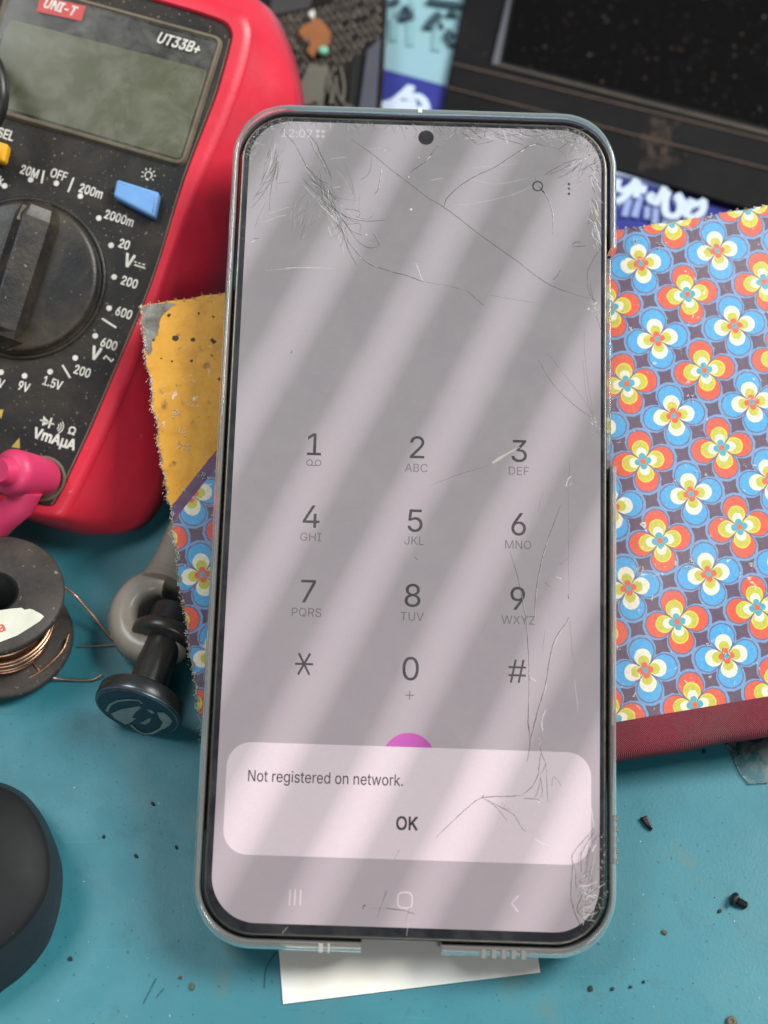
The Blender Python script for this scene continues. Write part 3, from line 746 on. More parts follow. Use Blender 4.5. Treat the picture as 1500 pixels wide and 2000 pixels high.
# long diagonal and the upper right web
B = lambda *p: Z(800, 180, 3.571, p)
mb = MB()
crack(mb, A((920, 345), (1060, 440), (1200, 555), (1350, 670), (1495, 780)) + B((250, 810), (500, 1000), (750, 1180), (980, 1345), (1250, 1440)), .14, 0, 0.05)
mb.build('crack', CM, glass, label='long straight diagonal crack across the upper glass')
mb = MB()
for pts, w, m in [
    (B((0, 560), (100, 490), (190, 380), (250, 340), (330, 285)), .13, 0), (B((360, 280), (420, 320), (465, 360)), .12, 0), (B((470, 365), (530, 355), (590, 335)), .12, 0), (B((600, 310), (700, 340), (800, 370)), .12, 0),
    (B((240, 820), (255, 750), (330, 670), (450, 590), (600, 520), (720, 440), (830, 375), (890, 360), (950, 380)), .15, 0), (B((940, 370), (1040, 400), (1090, 450), (1090, 480)), .1, 1),
    (B((940, 580), (1000, 540), (1100, 490), (1200, 460)), .12, 0), (B((960, 575), (1060, 540), (1130, 490)), .10, 0), (B((1030, 600), (1120, 560), (1190, 490)), .10, 0), (B((1060, 545), (1150, 510), (1200, 470)), .10, 2), (B((1170, 590), (1190, 530), (1210, 470)), .10, 0),
    (B((870, 590), (890, 640), (940, 700), (980, 780), (998, 870), (998, 990)), .11, 0), (B((1240, 930), (1260, 860), (1270, 800)), .10, 0), (B((1290, 900), (1310, 960), (1335, 1050)), .16, 2), (B((1270, 980), (1290, 1020), (1340, 1060)), .12, 2),
    (B((1130, 1070), (1160, 1045), (1190, 1050)), .12, 0), (B((1125, 1080), (1230, 1072)), .10, 0), (B((1235, 1320), (1250, 1230), (1290, 1150), (1340, 1080)), .12, 0), (B((1235, 1330), (1260, 1420), (1310, 1470)), .12, 0), (B((1260, 1330), (1275, 1420), (1290, 1460)), .1, 0),
    (B((1000, 1310), (1030, 1280), (1055, 1235)), .12, 0), (B((400, 1385), (450, 1430), (520, 1490)), .11, 0), (B((0, 1285), (90, 1320), (260, 1350), (400, 1385)), .12, 1), (B((540, 1410), (700, 1440), (880, 1470)), .10, 1),
    (B((430, 530), (560, 515), (780, 500)), .10, 3), (B((420, 600), (600, 640), (840, 595)), .10, 3), (B((300, 790), (480, 770), (700, 720), (850, 660)), .10, 3), (B((40, 1190), (95, 1320)), .14, 3), (B((140, 615), (240, 600)), .14, 3),
    (B((830, 375), (880, 362)), .2, 2), (B((775, 415), (800, 400)), .2, 2), (B((200, 370), (250, 340), (310, 290)), .10, 2), (B((110, 480), (145, 445)), .18, 2)]:
    crack(mb, pts, w, m)
for i in range(80):
    x = random.uniform(380, 1230); y = 290 + random.gauss(0, 22) + max(0, x - 950) * 0.25; a = math.radians(random.gauss(8, 22)); l = random.uniform(15, 70)
    crack(mb, B((x - l * math.cos(a), y - l * math.sin(a)), (x + l * math.cos(a), y + l * math.sin(a))), random.uniform(.05, .12), random.choice((0, 1, 1, 2, 3)), 0.05)
for i in range(44):
    x = random.gauss(1185, 48); y = random.gauss(520, 60); a = math.radians(random.gauss(-38, 16)); l = random.uniform(20, 60)
    crack(mb, B((x - l * math.cos(a), y - l * math.sin(a)), (x + l * math.cos(a), y + l * math.sin(a))), random.uniform(.05, .1), random.choice((0, 1, 2, 3)), 0.05)
for i in range(90):
    t = random.random(); x = 950 + 330 * t; y = 330 + 190 * t * t + random.gauss(0, 30)
    sparkle(mb, ppx(800 + x / 3.571, 180 + y / 3.571), random.uniform(.06, .2), random.choice((2, 4, 4)))
for i in range(60):
    x = random.uniform(1265, 1330); y = random.uniform(480, 1080); a = math.radians(random.gauss(62, 14)); l = random.uniform(12, 48)
    crack(mb, B((x - l * math.cos(a), y - l * math.sin(a)), (x + l * math.cos(a), y + l * math.sin(a))), random.uniform(.06, .16), random.choice((2, 2, 4, 0)), 0.05)
mb.build('crack', CM, glass, label='branching cracks at the upper right corner of the glass')

# splintered rim along the top edge and upper corners
mb = MB(); per = rr(74.6, 163.6, 9.0, 14)
def along(path, seg):
    return path
for i in range(330):
    t = random.random()
    if t < 0.62:
        u = random.uniform(-30, 33); v = 81.4; nx, ny = 0, -1
    elif t < 0.80:
        a = math.radians(random.uniform(0, 90)); u, v = 28.4 + 8.8 * math.cos(a), 72.8 + 8.8 * math.sin(a); nx, ny = -math.cos(a), -math.sin(a)
    else:
        a = math.radians(random.uniform(90, 180)); u, v = -28.4 + 8.8 * math.cos(a), 72.8 + 8.8 * math.sin(a); nx, ny = -math.cos(a), -math.sin(a)
    l = random.expovariate(1 / 1.0); l = min(l, 3.2); a = math.atan2(ny, nx) + random.gauss(0.35, 0.5); s0 = random.uniform(-0.1, 0.9)
    p0 = (u + nx * s0, v + ny * s0, 0.56); p1 = (p0[0] + l * math.cos(a), p0[1] + l * math.sin(a), 0.56)
    crack(mb, [p0, ((p0[0] + p1[0]) / 2 + random.uniform(-.1, .1), (p0[1] + p1[1]) / 2, 0.56), p1], random.uniform(.06, .15), random.choice((0, 1, 3, 4, 4, 1)), 0.06)
for i in range(110):
    a = math.radians(random.uniform(-8, 98)); r = 8.6 - abs(random.gauss(0, 1.3)); sparkle(mb, (28.4 + r * math.cos(a), 72.8 + r * math.sin(a)), random.uniform(.08, .26), random.choice((4, 4, 0, 1)))
for i in range(60):
    a = math.radians(random.uniform(85, 185)); r = 8.7 - abs(random.gauss(0, 0.9)); sparkle(mb, (-28.4 + r * math.cos(a), 72.8 + r * math.sin(a)), random.uniform(.08, .24), random.choice((4, 4, 2)))
for i in range(70):
    sparkle(mb, (-37.0 + abs(random.gauss(0, 1.2)), random.uniform(50, 74)), random.uniform(.06, .16), random.choice((4, 3)))
mb.build('crack', CM, glass, label='splintered glass along the top edge')

# right-hand cracks down the key pad
C = lambda *p: Z(900, 840, 3.333, p)
D = lambda *p: Z(800, 1400, 3.409, p)
mb = MB()
for pts, w, m in [
    (C((710, 200), (705, 300), (690, 360)), .10, 1), (C((700, 380), (702, 600), (700, 850), (705, 1000), (700, 1100)), .08, 1), (C((650, 490), (600, 620), (550, 760), (515, 900), (490, 1050), (480, 1250)), .14, 0), (C((535, 820), (512, 910), (492, 1040)), .10, 0),
    (C((320, 790), (370, 960), (400, 1100), (425, 1250), (440, 1450), (445, 1650), (440, 1900), (455, 1990)), .14, 0), (C((705, 1215), (680, 1260), (620, 1350), (585, 1450), (560, 1600), (540, 1700), (500, 1830), (460, 1990)), .14, 0),
    (C((690, 1235), (650, 1310), (600, 1420)), .12, 2), (C((555, 1820), (530, 1880), (530, 1950)), .16, 2), (C((710, 1230), (720, 1400), (730, 1480)), .10, 1), (C((740, 1620), (765, 1840)), .12, 3), (C((-200, 360), (0, 285), (200, 225)), .10, 1),
    (C((550, 1300), (530, 1450)), .08, 1), (C((700, 830), (640, 880)), .08, 1), (C((450, 1610), (490, 1635)), .18, 2), (C((685, 370), (700, 320), (715, 300)), .22, 2), (C((620, 955), (655, 970)), .14, 2), (C((545, 990), (580, 1020)), .10, 0), (C((700, 1070), (702, 1100)), .2, 0), (C((560, 1650), (540, 1720)), .14, 2),
    (D((785, 20), (795, 100), (800, 180), (790, 260), (780, 300)), .12, 0), (D((840, 0), (820, 90), (805, 150)), .11, 0), (D((865, 140), (875, 230), (905, 310)), .12, 0), (D((875, 235), (862, 330), (855, 390), (810, 470), (750, 520)), .13, 0), (D((870, 400), (860, 470), (835, 540)), .11, 0), (D((870, 400), (882, 480), (878, 540)), .11, 0),
    (D((905, 310), (912, 420), (918, 570)), .11, 0), (D((910, 310), (870, 390)), .10, 0), (D((750, 525), (650, 530), (480, 540), (380, 610), (260, 720), (170, 810)), .13, 0), (D((760, 545), (830, 545), (870, 560)), .16, 0), (D((840, 545), (868, 575)), .2, 2), (D((485, 540), (560, 590), (600, 630), (655, 700)), .12, 0),
    (D((500, 545), (600, 600), (690, 650), (740, 730), (780, 770)), .11, 0), (D((960, 395), (990, 430), (1010, 465)), .10, 0), (D((955, 400), (945, 460)), .10, 0), (D((830, 815), (890, 845), (950, 865)), .14, 2), (D((480, 540), (495, 520)), .16, 0), (D((880, 40), (885, 100)), .18, 2), (D((865, 140), (870, 200)), .12, 2)]:
    crack(mb, pts, w, m)
for i in range(40):
    t = random.random(); x = 640 - 190 * t + random.gauss(0, 14); y = 1300 + 640 * t; sparkle(mb, ppx(900 + x / 3.333, 840 + y / 3.333), random.uniform(.04, .10), random.choice((2, 2, 0)))
for i in range(16): sparkle(mb, ppx(random.gauss(985, 9), random.gauss(1577, 5)), random.uniform(.05, .12), 0)
# the pale chip over the digit 3
P3 = C((205, 215), (250, 185), (310, 150), (385, 110)); mb.ribbon([(p[0], p[1], .555) for p in P3], [.3, .4, .25, .1], 4); mb.ribbon([(p[0], p[1], .57) for p in P3], [.45, .65, .4, .15], 3)
mb.build('crack', CM, glass, label='branching cracks running down the right of the key pad and dialog')

# broken lower right corner
mb = MB()
for pts, w, m in [
    (D((1225, 745), (1160, 820), (1095, 900), (1080, 940), (1085, 1000), (1075, 1150), (1085, 1260), (1140, 1400), (1150, 1450)), .16, 0), (D((1085, 960), (1105, 1040), (1108, 1150)), .12, 0), (D((1230, 760), (1170, 860), (1140, 930), (1145, 1040)), .13, 0), (D((1250, 790), (1190, 890), (1175, 1000)), .12, 0),
    (D((1150, 1180), (1115, 1280), (1150, 1330)), .14, 0), (D((1200, 560), (1215, 650), (1228, 740)), .22, 2), (D((1240, 850), (1215, 900)), .25, 2), (D((1220, 760), (1160, 850), (1125, 930), (1125, 1000)), .1, 1), (D((1130, 1100), (1155, 1105)), .16, 0), (D((1120, 1300), (1150, 1260), (1200, 1250)), .12, 0)]:
    crack(mb, pts, w, m)
for i in range(70):
    x = random.gauss(1195, 30); y = random.gauss(1210, 90); a = math.radians(random.gauss(-50, 40)); l = random.uniform(10, 46)
    crack(mb, D((x - l * math.cos(a), y - l * math.sin(a)), (x + l * math.cos(a), y + l * math.sin(a))), random.uniform(.06, .18), random.choice((0, 0, 1, 2, 2, 4)), 0.05)
for i in range(130):
    t = random.random(); y = 780 + 620 * t; x = 1285 + random.gauss(0, 14) - max(0, t - 0.72) * 330
    sparkle(mb, ppx(800 + x / 3.409, 1400 + y / 3.409), random.uniform(.08, .26), random.choice((4, 4, 0, 0, 1, 1)))
for i in range(14):
    y = random.uniform(850, 1150); x = random.uniform(1150, 1240); l = random.uniform(40, 120)
    crack(mb, D((x + 20, y - l), (x, y), (x - 8, y + l)), random.uniform(.06, .12), random.choice((1, 1, 3)), 0.06)
mb.build('crack', CM, glass, label='crushed lower right corner of the glass')
# scratches by the navigation bar and lint
G = lambda *p: Z(360, 1650, 3.409, p)
for pts, w, m in [(G((1350, 300), (1320, 380), (1280, 490)), .12, 0), (G((1190, 430), (1195, 405), (1210, 405)), .22, 0), (G((1340, 420), (1470, 440)), .14, 0), (G((1230, 425), (1340, 420)), .08, 1), (G((690, 545), (650, 590)), .18, 3), (G((1430, 30), (1400, 100)), .10, 1), (G((1470, 440), (1530, 460)), .12, 0), (G((1490, 520), (1480, 610)), .14, 3), (G((1510, 380), (1470, 520)), .08, 1),
                  ([ppx(810, 1087, .56), ppx(816, 1094, .56)], .14, 0), ([ppx(568, 690, .56), ppx(571, 684, .56)], .16, 0), ([ppx(1050, 1000, .56), ppx(1060, 960, .56)], .07, 1)]:
    mb = MB(); crack(mb, pts, w, m, 0.05); mb.build('scratch', CM, glass)
for (x, y, n, hairs) in ((1162, 600, 26, ([(1162, 590), (1150, 560), (1146, 520)], [(1162, 610), (1172, 640), (1180, 660)])), (1158, 826, 30, ([(1158, 815), (1140, 780), (1105, 735), (1070, 690)], [(1158, 812), (1145, 770), (1138, 700)], [(1160, 812), (1150, 760), (1142, 690), (1141, 640)], [(1160, 835), (1172, 850), (1182, 856)], [(1050, 700), (1080, 750), (1120, 790), (1155, 815)])), (1108, 940, 8, ()), (1030, 1325, 6, ())):
    mb = MB()
    for i in range(n): sparkle(mb, ppx(random.gauss(x, 5), random.gauss(y, 9)), random.uniform(.08, .3), random.choice((4, 2, 4)))
    for pts in hairs: crack(mb, [ppx(px_, py_, .56) for px_, py_ in pts], .1, random.choice((0, 1, 1)), 0.04)
    mb.build('chip', CM, glass)
mb = MB()
for i in range(70): sparkle(mb, ppx(random.uniform(480, 1150), random.uniform(300, 1780)), random.uniform(.04, .09), random.choice((2, 3, 0)))
mb.build('glass_dust', CM, glass, kind='stuff')

# ================================================================ the clear case
case = thing('phone_case', 'clear plastic case, scuffed and split, fitted round the cracked phone', 'phone case', PHONE)
GAPS = []
vR0, vR1 = ppx(1186, 488)[1], ppx(1186, 905)[1]
uB0, uB1 = ppx(711, 1850)[0], ppx(859, 1852)[0]
cBR, cBL = ppx(1178, 1838), ppx(401, 1822)
def in_gap(u, v):
    if u > 30 and vR1 < v < vR0: return True
    if v < -75 and uB0 < u < uB1: return True
    if math.hypot(u - cBR[0], v - cBR[1]) < 1.2: return True
    if math.hypot(u - cBL[0], v - cBL[1]) < 0.55: return True
    return False
path = []
base = rr(76.9, 165.9, 10.1, 26)
for i in range(len(base)):
    a, b_ = Vector(base[i]), Vector(base[(i + 1) % len(base)]); k = max(1, int((b_ - a).length / 0.6))
    for j in range(k): path.append(tuple(a + (b_ - a) * (j / k)))
flags = [not in_gap(*p) for p in path]; n = len(path)
start = next(i for i in range(n) if flags[i] and not flags[i - 1])
runs = []; cur = []
for k in range(n + 1):
    i = (start + k) % n
    if k < n and flags[i]: cur.append(i)
    elif cur: runs.append(cur); cur = []
out_loop = {}
prof = [(0.0, -9.6), (1.2, -10.2), (1.9, -9.6), (2.05, -6.0), (1.95, -0.6), (1.7, 0.35), (1.25, 0.75), (0.75, 0.78), (0.32, 0.45), (0.08, -0.4), (0.02, -2.0)]
inset_cache = {}
for dist, _w in prof:
    inset_cache[dist] = inset(path, -dist)
for run in runs:
    mb = MB(); loops = []
    for i in run: 
        v = path[i][1]
        t_ = min(1, max(0, (abs(v) - 76) / 6)); k_ = 0.74 + 0.26 * t_ * t_ * (3 - 2 * t_)
        loops.append([(path[i][0] + (inset_cache[d][i][0] - path[i][0]) * k_, path[i][1] + (inset_cache[d][i][1] - path[i][1]) * k_, w) for d, w in prof])
    mb.loft(loops, smooth=True)
    mb.build('side_wall', M_['case'], case)
mb = MB(); mb.prism(rr(77.6, 166.6, 10.2, 12), -10.75, -10.25); mb.build('back_panel', M_['case'], case)
# low rail of the case behind the button cut-out
mb = MB(); mb.box((38.9, (vR0 + vR1) / 2, -6.8), (1.2, vR0 - vR1, 4.6), 0, 0.3); mb.build('button_rail', M_['case'], case)
# speaker slots of the case; pale blocks paint light caught by the top and bottom notches
mb = MB()
for x in (942, 962, 981, 1000, 1019):
    p = ppx(x, 1858, -2.0); mb.box((p[0], -84.35, 0.75), (0.95, 1.7, 0.5), 0, 0.15)
mb.build('speaker_slots', plain('frosted_slot', (126, 125, 120), .4), case)
mb = MB(); p = ppx(626, 1852); mb.box((p[0], -84.2, 0.7), (0.9, 1.7, 0.5), 0, 0.2); mb.box((p[0] + 1.5, -84.2, 0.7), (0.5, 1.7, 0.4), 0, 0.15); mb.build('jack_notch', plain('notch_glint', (170, 168, 160), .4), case)
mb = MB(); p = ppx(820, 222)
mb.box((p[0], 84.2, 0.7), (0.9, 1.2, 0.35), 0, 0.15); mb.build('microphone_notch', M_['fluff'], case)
mb = MB(); a, b_ = ppx(1192, 1598), ppx(1192, 1682)
for i in range(5):
    v = a[1] + (b_[1] - a[1]) * i / 4; mb.box((39.6, v, -0.3), (1.2, 1.1, 1.4), 0, 0.4)
mb.box((39.3, (a[1] + b_[1]) / 2, -1.4), (1.6, abs(a[1] - b_[1]) + 1, 1.4), 0, 0.4); mb.build('strap_lug', M_['case'], case)

# ================================================================ the floral notebook
book = thing('notebook', 'floral patterned notebook with a yellow corner and maroon cloth spine under the phone', 'notebook', BOOK)
LAT0 = np.array([46.84128797, 56.63851736]); LATA = np.array([16.33982177, 3.42598035]); LATB = np.array([3.40672562, -16.57794263])
LINV = np.linalg.inv(np.array([LATA, LATB]).T)
BLc, BRc, TRc, TLc = (np.array(BOOK.p(*q)[:2]) for q in ((410, 1548), (1500, 1363), (1500, 403), (279, 598)))
BRc = BRc + (BRc - BLc) * 0.35; TRc = TRc + (TRc - TLc) * 0.24
left_px = [(279, 598), (277, 630), (283, 680), (291, 740), (301, 800), (310, 860), (320, 920), (333, 1000), (345, 1100), (360, 1200), (374, 1300), (388, 1390), (396, 1440), (402, 1490), (410, 1548)]
left_loc = [BOOK.p(*q)[:2] for q in left_px]
NR, NCOL = 150, 90
def left_at(t):      # t = 0 bottom, 1 top
    v = BLc[1] + (TLc[1] - BLc[1]) * t
    for (a, b_) in zip(left_loc, left_loc[1:]):
        if b_[1] <= v <= a[1]:
            k = (a[1] - v) / (a[1] - b_[1] + 1e-9); return np.array([a[0] + (b_[0] - a[0]) * k, v])
    return np.array([BLc[0], v])
rs = random.Random(5); jag = [0.0]
for i in range(NR + 1): jag.append(max(-0.5, min(0.5, jag[-1] * 0.7 + rs.gauss(0, 0.16))))
jag_t = [0.0]
for i in range(NCOL + 1): jag_t.append(max(-0.3, min(0.3, jag_t[-1] * 0.6 + rs.gauss(0, 0.10))))
vs = []; uvs = []
for r in range(NR + 1):
    t = r / NR; l = left_at(t) + np.array([jag[r], 0]); rt = BRc + (TRc - BRc) * t
    for c in range(NCOL + 1):
        s = c / NCOL; p = l + (rt - l) * s
        if r == NR: p = p + np.array([0, jag_t[c]])
        vs.append((p[0], p[1], 0.0))
        q = LINV @ (p - LAT0); k = max(0.0, 1 - s * 3.2); k = k * k * (3 - 2 * k)
        uvs.append((q[0] + 0.09 * k, q[1] + 0.05 * k))
fs = [(r * (NCOL + 1) + c, r * (NCOL + 1) + c + 1, (r + 1) * (NCOL + 1) + c + 1, (r + 1) * (NCOL + 1) + c) for r in range(NR) for c in range(NCOL)]
l1, l2 = np.array(BOOK.p(333, 991)[:2]), np.array(BOOK.p(436, 862)[:2])
dvec = (l2 - l1) / np.linalg.norm(l2 - l1); nvec = np.array([-dvec[1], dvec[0]])     # points towards the yellow side
mb = MB(); mb.add(vs, fs)
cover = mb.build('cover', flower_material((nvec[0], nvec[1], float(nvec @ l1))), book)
uvl = cover.data.uv_layers.new(name='lattice')
for li, lp in enumerate(cover.data.loops): uvl.data[li].uv = uvs[lp.vertex_index]
# board below, page block, torn rims
out = [tuple(left_at(1 - i / 30) + np.array([0.15, 0])) for i in range(31)] + [tuple(BRc), tuple(TRc)]
mb = MB(); mb.prism(ccw(out), -1.3, -0.06); mb.build('cover_board', M_['board'], book)
mb = MB(); inn = inset(ccw(out), 1.6); mb.prism(inn, -5.6, -1.32); mb.build('pages', M_['page'], book)
mb = MB(); mb.prism(inset(ccw(out), 0.3), -6.9, -5.65); mb.build('back_cover', M_['board'], book)
mb = MB()
rs = random.Random(8)
def fuzz(p, n_, d, mat, size=0.6):
    for _ in range(n_):
        a = rs.uniform(0, 6.28); l = rs.uniform(0.2, 1.0) * size; q = (p[0] + rs.gauss(0, d), p[1] + rs.gauss(0, d), 0.05 + rs.random() * 0.15)
        mb.tube([q, (q[0] + l * 0.5 * math.cos(a), q[1] + l * 0.5 * math.sin(a), q[2] + 0.12), (q[0] + l * math.cos(a + 0.5), q[1] + l * math.sin(a + 0.5), q[2] + rs.uniform(-0.1, 0.2))], rs.uniform(0.03, 0.08), 4, mat)
for i in range(NR + 1):
    p = vs[i * (NCOL + 1)]; fuzz(p, 7, 0.22, rs.choice((0, 0, 1)), 0.45)
for c in range(NCOL + 1):
    p = vs[NR * (NCOL + 1) + c]; fuzz(p, 5, 0.2, rs.choice((0, 0, 1)), 0.45)
for i in range(70):      # scraped flakes standing off the cover
    s, t = rs.random(), rs.random(); l = left_at(t); rt = BRc + (TRc - BRc) * t; p = l + (rt - l) * s
    if p[0] < -41 or p[0] > 39: fuzz(p, 2, 0.25, 1, 0.5)
for (x, y) in ((1350, 776), (1385, 485), (1345, 1105), (1240, 470), (1290, 480), (1415, 1275), (345, 808), (355, 845), (352, 872), (365, 880), (395, 925)):
    p = BOOK.p(x, y); fuzz(p, 10, 0.5, 1, 0.8)
mb.build('torn_edge', [M_['fibre'], M_['fluff']], book)
mb = MB()            # bare corner where the print has come off
cp = [BOOK.p(x, y)[:2] for x, y in ((279, 598), (277, 630), (282, 672), (289, 693), (296, 688), (297, 668), (305, 655), (311, 640), (314, 622), (322, 612), (334, 600), (344, 594), (320, 592))]
P2 = spline([(*p, 0) for p in cp + cp[:1]], 4)[:-1]
mb.poly([(p[0] + rs.gauss(0, .08), p[1] + rs.gauss(0, .08), 0.07) for p in P2]); mb.build('bare_corner', M_['board'], book)
mb = MB()            # burn marks
for x, y, r in ((342, 660, 1.0), (377, 664, .7), (374, 705, .5), (330, 616, .6), (388, 612, .4), (300, 663, .5), (336, 706, .35), (315, 700, .3)):
    p = BOOK.p(x, y); k = 9; a0 = rs.random()
    mb.poly([(p[0] + r * .8 * rs.uniform(.6, 1.1) * math.cos(6.283 * i / k), p[1] + r * .8 * rs.uniform(.6, 1.1) * math.sin(6.283 * i / k), 0.05) for i in range(k)])
for px_ in ([(410, 664), (416, 672), (424, 668), (414, 660)], [(411, 690), (416, 694), (414, 698)], [(424, 740), (430, 745), (436, 742), (432, 736)], [(441, 580), (444, 600), (447, 598), (446, 580)], [(413, 616), (420, 618), (416, 622)]):
    mb.poly([(*BOOK.p(x, y)[:2], 0.05) for x, y in px_])
mb.build('burn_mark', plain('dark_burn', (70, 58, 44), 0.8), book)
# maroon cloth along the lower edge, rolled over the spine
mb = MB(); loops = []
e = (BRc - BLc) / np.linalg.norm(BRc - BLc); dn = np.array([e[1], -e[0]])
for d, w in ((-0.3, 0.12), (0.0, 0.22), (2.2, 0.35), (4.6, 0.30), (6.0, -0.2), (7.0, -1.2), (7.5, -2.6), (7.4, -4.4), (6.9, -6.2), (6.2, -7.0), (1.0, -7.0), (-0.2, -3.5)):
    loops.append([(*(BLc + e * (i * 2.0 - 1.0) + dn * d * (1.0 + 0.02 * math.sin(i * 0.7))), w) for i in range(int(np.linalg.norm(BRc - BLc) / 2.0))])
mb.loft(loops + loops[:1], smooth=True, cap0=False, cap1=False, closed=False); mb.build('cloth_spine', M_['cloth'], book)

# ================================================================ the multimeter
meter = thing('multimeter', 'red and black handheld multimeter with a blank grey display and rotary dial', 'multimeter', METER)
def mp(px, py, w=0.0): return METER.p(px, py, w)
SEC = [((0, 67), (0, 71.5), (0, 78.5), (0, 80)), ((18, 67), (19, 71.5), (22, 79.5), (22.5, 81)), ((24.5, 66.6), (27.5, 70.8), (29.5, 77.5), (30.5, 79)), ((26.8, 65), (30.5, 68.5), (36, 70.8), (37.5, 72)),
       ((27.5, 62.5), (32, 64.5), (41, 63.2), (42.5, 64)), ((27.8, 55), (32.6, 56), (43.6, 56.5), (45.5, 56.5)), ((27.8, 49), (32.2, 46), (43, 47), (45.5, 47)), ((26.7, 31), (30.4, 27), (41, 30), (43.5, 30)),
       ((26.9, 13), (29.5, 11.5), (40.5, 12), (42.5, 12)), ((26.4, 1.5), (29.4, 0), (40.5, 1), (42.3, 1)), ((25.3, -9.7), (29.1, -10), (40.3, -10), (42, -10)), ((23.8, -24.6), (27.7, -25), (39.8, -26), (41.5, -26)),
       ((22.5, -35), (26.1, -36.5), (39.3, -38), (40.5, -38)), ((21.1, -44), (24.6, -45), (36.3, -45.5), (37.5, -45)), ((19.4, -46.3), (23, -48.3), (29, -49.3), (30, -48.5)), ((13, -46.5), (15, -49.6), (22, -50.4), (22, -49.6)), ((0, -46.8), (0, -50.3), (0, -50.6), (0, -49.8))]
def meter_loop(k, w):
    r = [(*q[k], 0) for q in SEC]
    r = r[:1] + spline(r[1:-1], 3) + r[-1:]
    r = [(p[0], p[1]) for p in r]
    return [(x, y, w) for x, y in ccw(r + [(-u, v) for u, v in r[-2:0:-1]])]
F0 = meter_loop(0, 0); face_loop = [(x, y) for x, y, z in F0]
def lerp_loop(A_, B_, t, w): return [((1 - t) * a[0] + t * b[0], (1 - t) * a[1] + t * b[1], w) for a, b in zip(A_, B_)]
K1, K2, K3 = meter_loop(1, -0.5), meter_loop(2, -10.5), meter_loop(3, -16.0)
mb = MB()
mb.loft([[(x, y, -2.2) for x, y in face_loop], lerp_loop(F0, K1, 0.03, 0.5), lerp_loop(F0, K1, 0.12, 0.8)], 0, True, False, False)
mb.loft([lerp_loop(F0, K1, 0.12, 0.8), lerp_loop(F0, K1, 0.5, 0.75), lerp_loop(F0, K1, 0.9, 0.2), K1], 0, True, False, False)
mb.loft([K1, lerp_loop(K1, K2, 0.06, -1.1), lerp_loop(K1, K2, 0.55, -5.4), lerp_loop(K1, K2, 0.94, -9.3), K2, K3, lerp_loop(K2, K3, 0.2, -16.2)], 0, True, False, True)
hol = mb.build('holster', M_['red'], meter)
mb = MB(); mb.prism(inset(face_loop, 0.02), -3.0, 0.0, 0.0); face = mb.build('face_panel', M_['face'], meter)
mb = MB()          # tilt stand under the body: props the upper end on the bench
for u in (-18, 18): mb.box((u, 40, -29), (8, 6, 24), 0, 1.0)
mb.box((0, 40, -43), (46, 8, 5), 0, 1.0); mb.build('tilt_stand', M_['red'], meter)
mb = MB()          # dirt settled in the seam
ln = [(x, y, 0.06) for x, y in inset(face_loop, 0.3)]
mb.strip([p for p in ln if p[0] > 0.5 and -46 < p[1] < 64], 0.3); mb.build('seam_dirt', M_['grime'], face)
# display window
W4 = [mp(x, y)[:2] for x, y in ((430, 80), (355, 320), (-45, 205), (22, -32))]
W4 = ccw(W4)
def quad_round(q, r, n=5):
    o = []
    for i in range(4):
        a, b_, c = (np.array(q[(i + k - 1) % 4]) for k in range(3)); d1 = (a - b_) / np.linalg.norm(a - b_); d2 = (c - b_) / np.linalg.norm(c - b_)
        p1, p2 = b_ + d1 * r, b_ + d2 * r
        for k in range(n + 1):
            t = k / n; o.append(tuple((1 - t) ** 2 * p1 + 2 * t * (1 - t) * b_ + t * t * p2))
    return o
wl = quad_round(W4, 1.6)
mb = MB(); mb.loft([[(x, y, 0.02) for x, y in inset(wl, -0.9)], [(x, y, 0.9) for x, y in inset(wl, -0.45)], [(x, y, 1.0) for x, y in wl], [(x, y, 0.5) for x, y in inset(wl, 0.5)]], 0, False, False, False)
win = mb.build('display_window', M_['grime'], meter)
mb = MB(); mb.poly([(x, y, 0.12) for x, y in inset(wl, 0.1)]); mb.build('display_surround', M_['lcd_head'], win)
H4 = ccw([mp(x, y)[:2] for x, y in ((406, 138), (351, 311), (-38, 196), (20, 38))])
mb = MB(); mb.poly([(x, y, 0.2) for x, y in quad_round(H4, 1.0)]); mb.build('lcd_panel', M_['lcd'], win)
mb = MB(); mb.poly([(x, y, 0.72) for x, y in inset(wl, 0.4)]); mb.build('window_cover', M_['lcd_glass'], win)
def mdir(p0, p1):
    a, b_ = mp(*p0), mp(*p1); return math.atan2(b_[1] - a[1], b_[0] - a[0])
TA = mdir((75, 5), (160, 30))
mb = MB(); bq = ccw([mp(x, y, 0.8)[:2] for x, y in ((79, -8), (168, 12), (159, 41), (71, 22))]); mb.poly([(x, y, 0.8) for x, y in bq])
badge = mb.build('badge', M_['badge'], win)
mb = MB(); c = mp(119, 14, .84); mb.text('UNI-T', c[:2], 2.1, 0.84, TA, 0.05, 0.25, width=7.4); mb.build('badge_lettering', M_['white_print'], win)
mb = MB(); c = mp(350, 84, .84); mb.text('UT33B+', c[:2], 2.35, 0.84, mdir((305, 70), (396, 96)), 0.035, 0.28, width=9.6); mb.build('window_lettering', M_['white_print'], win)
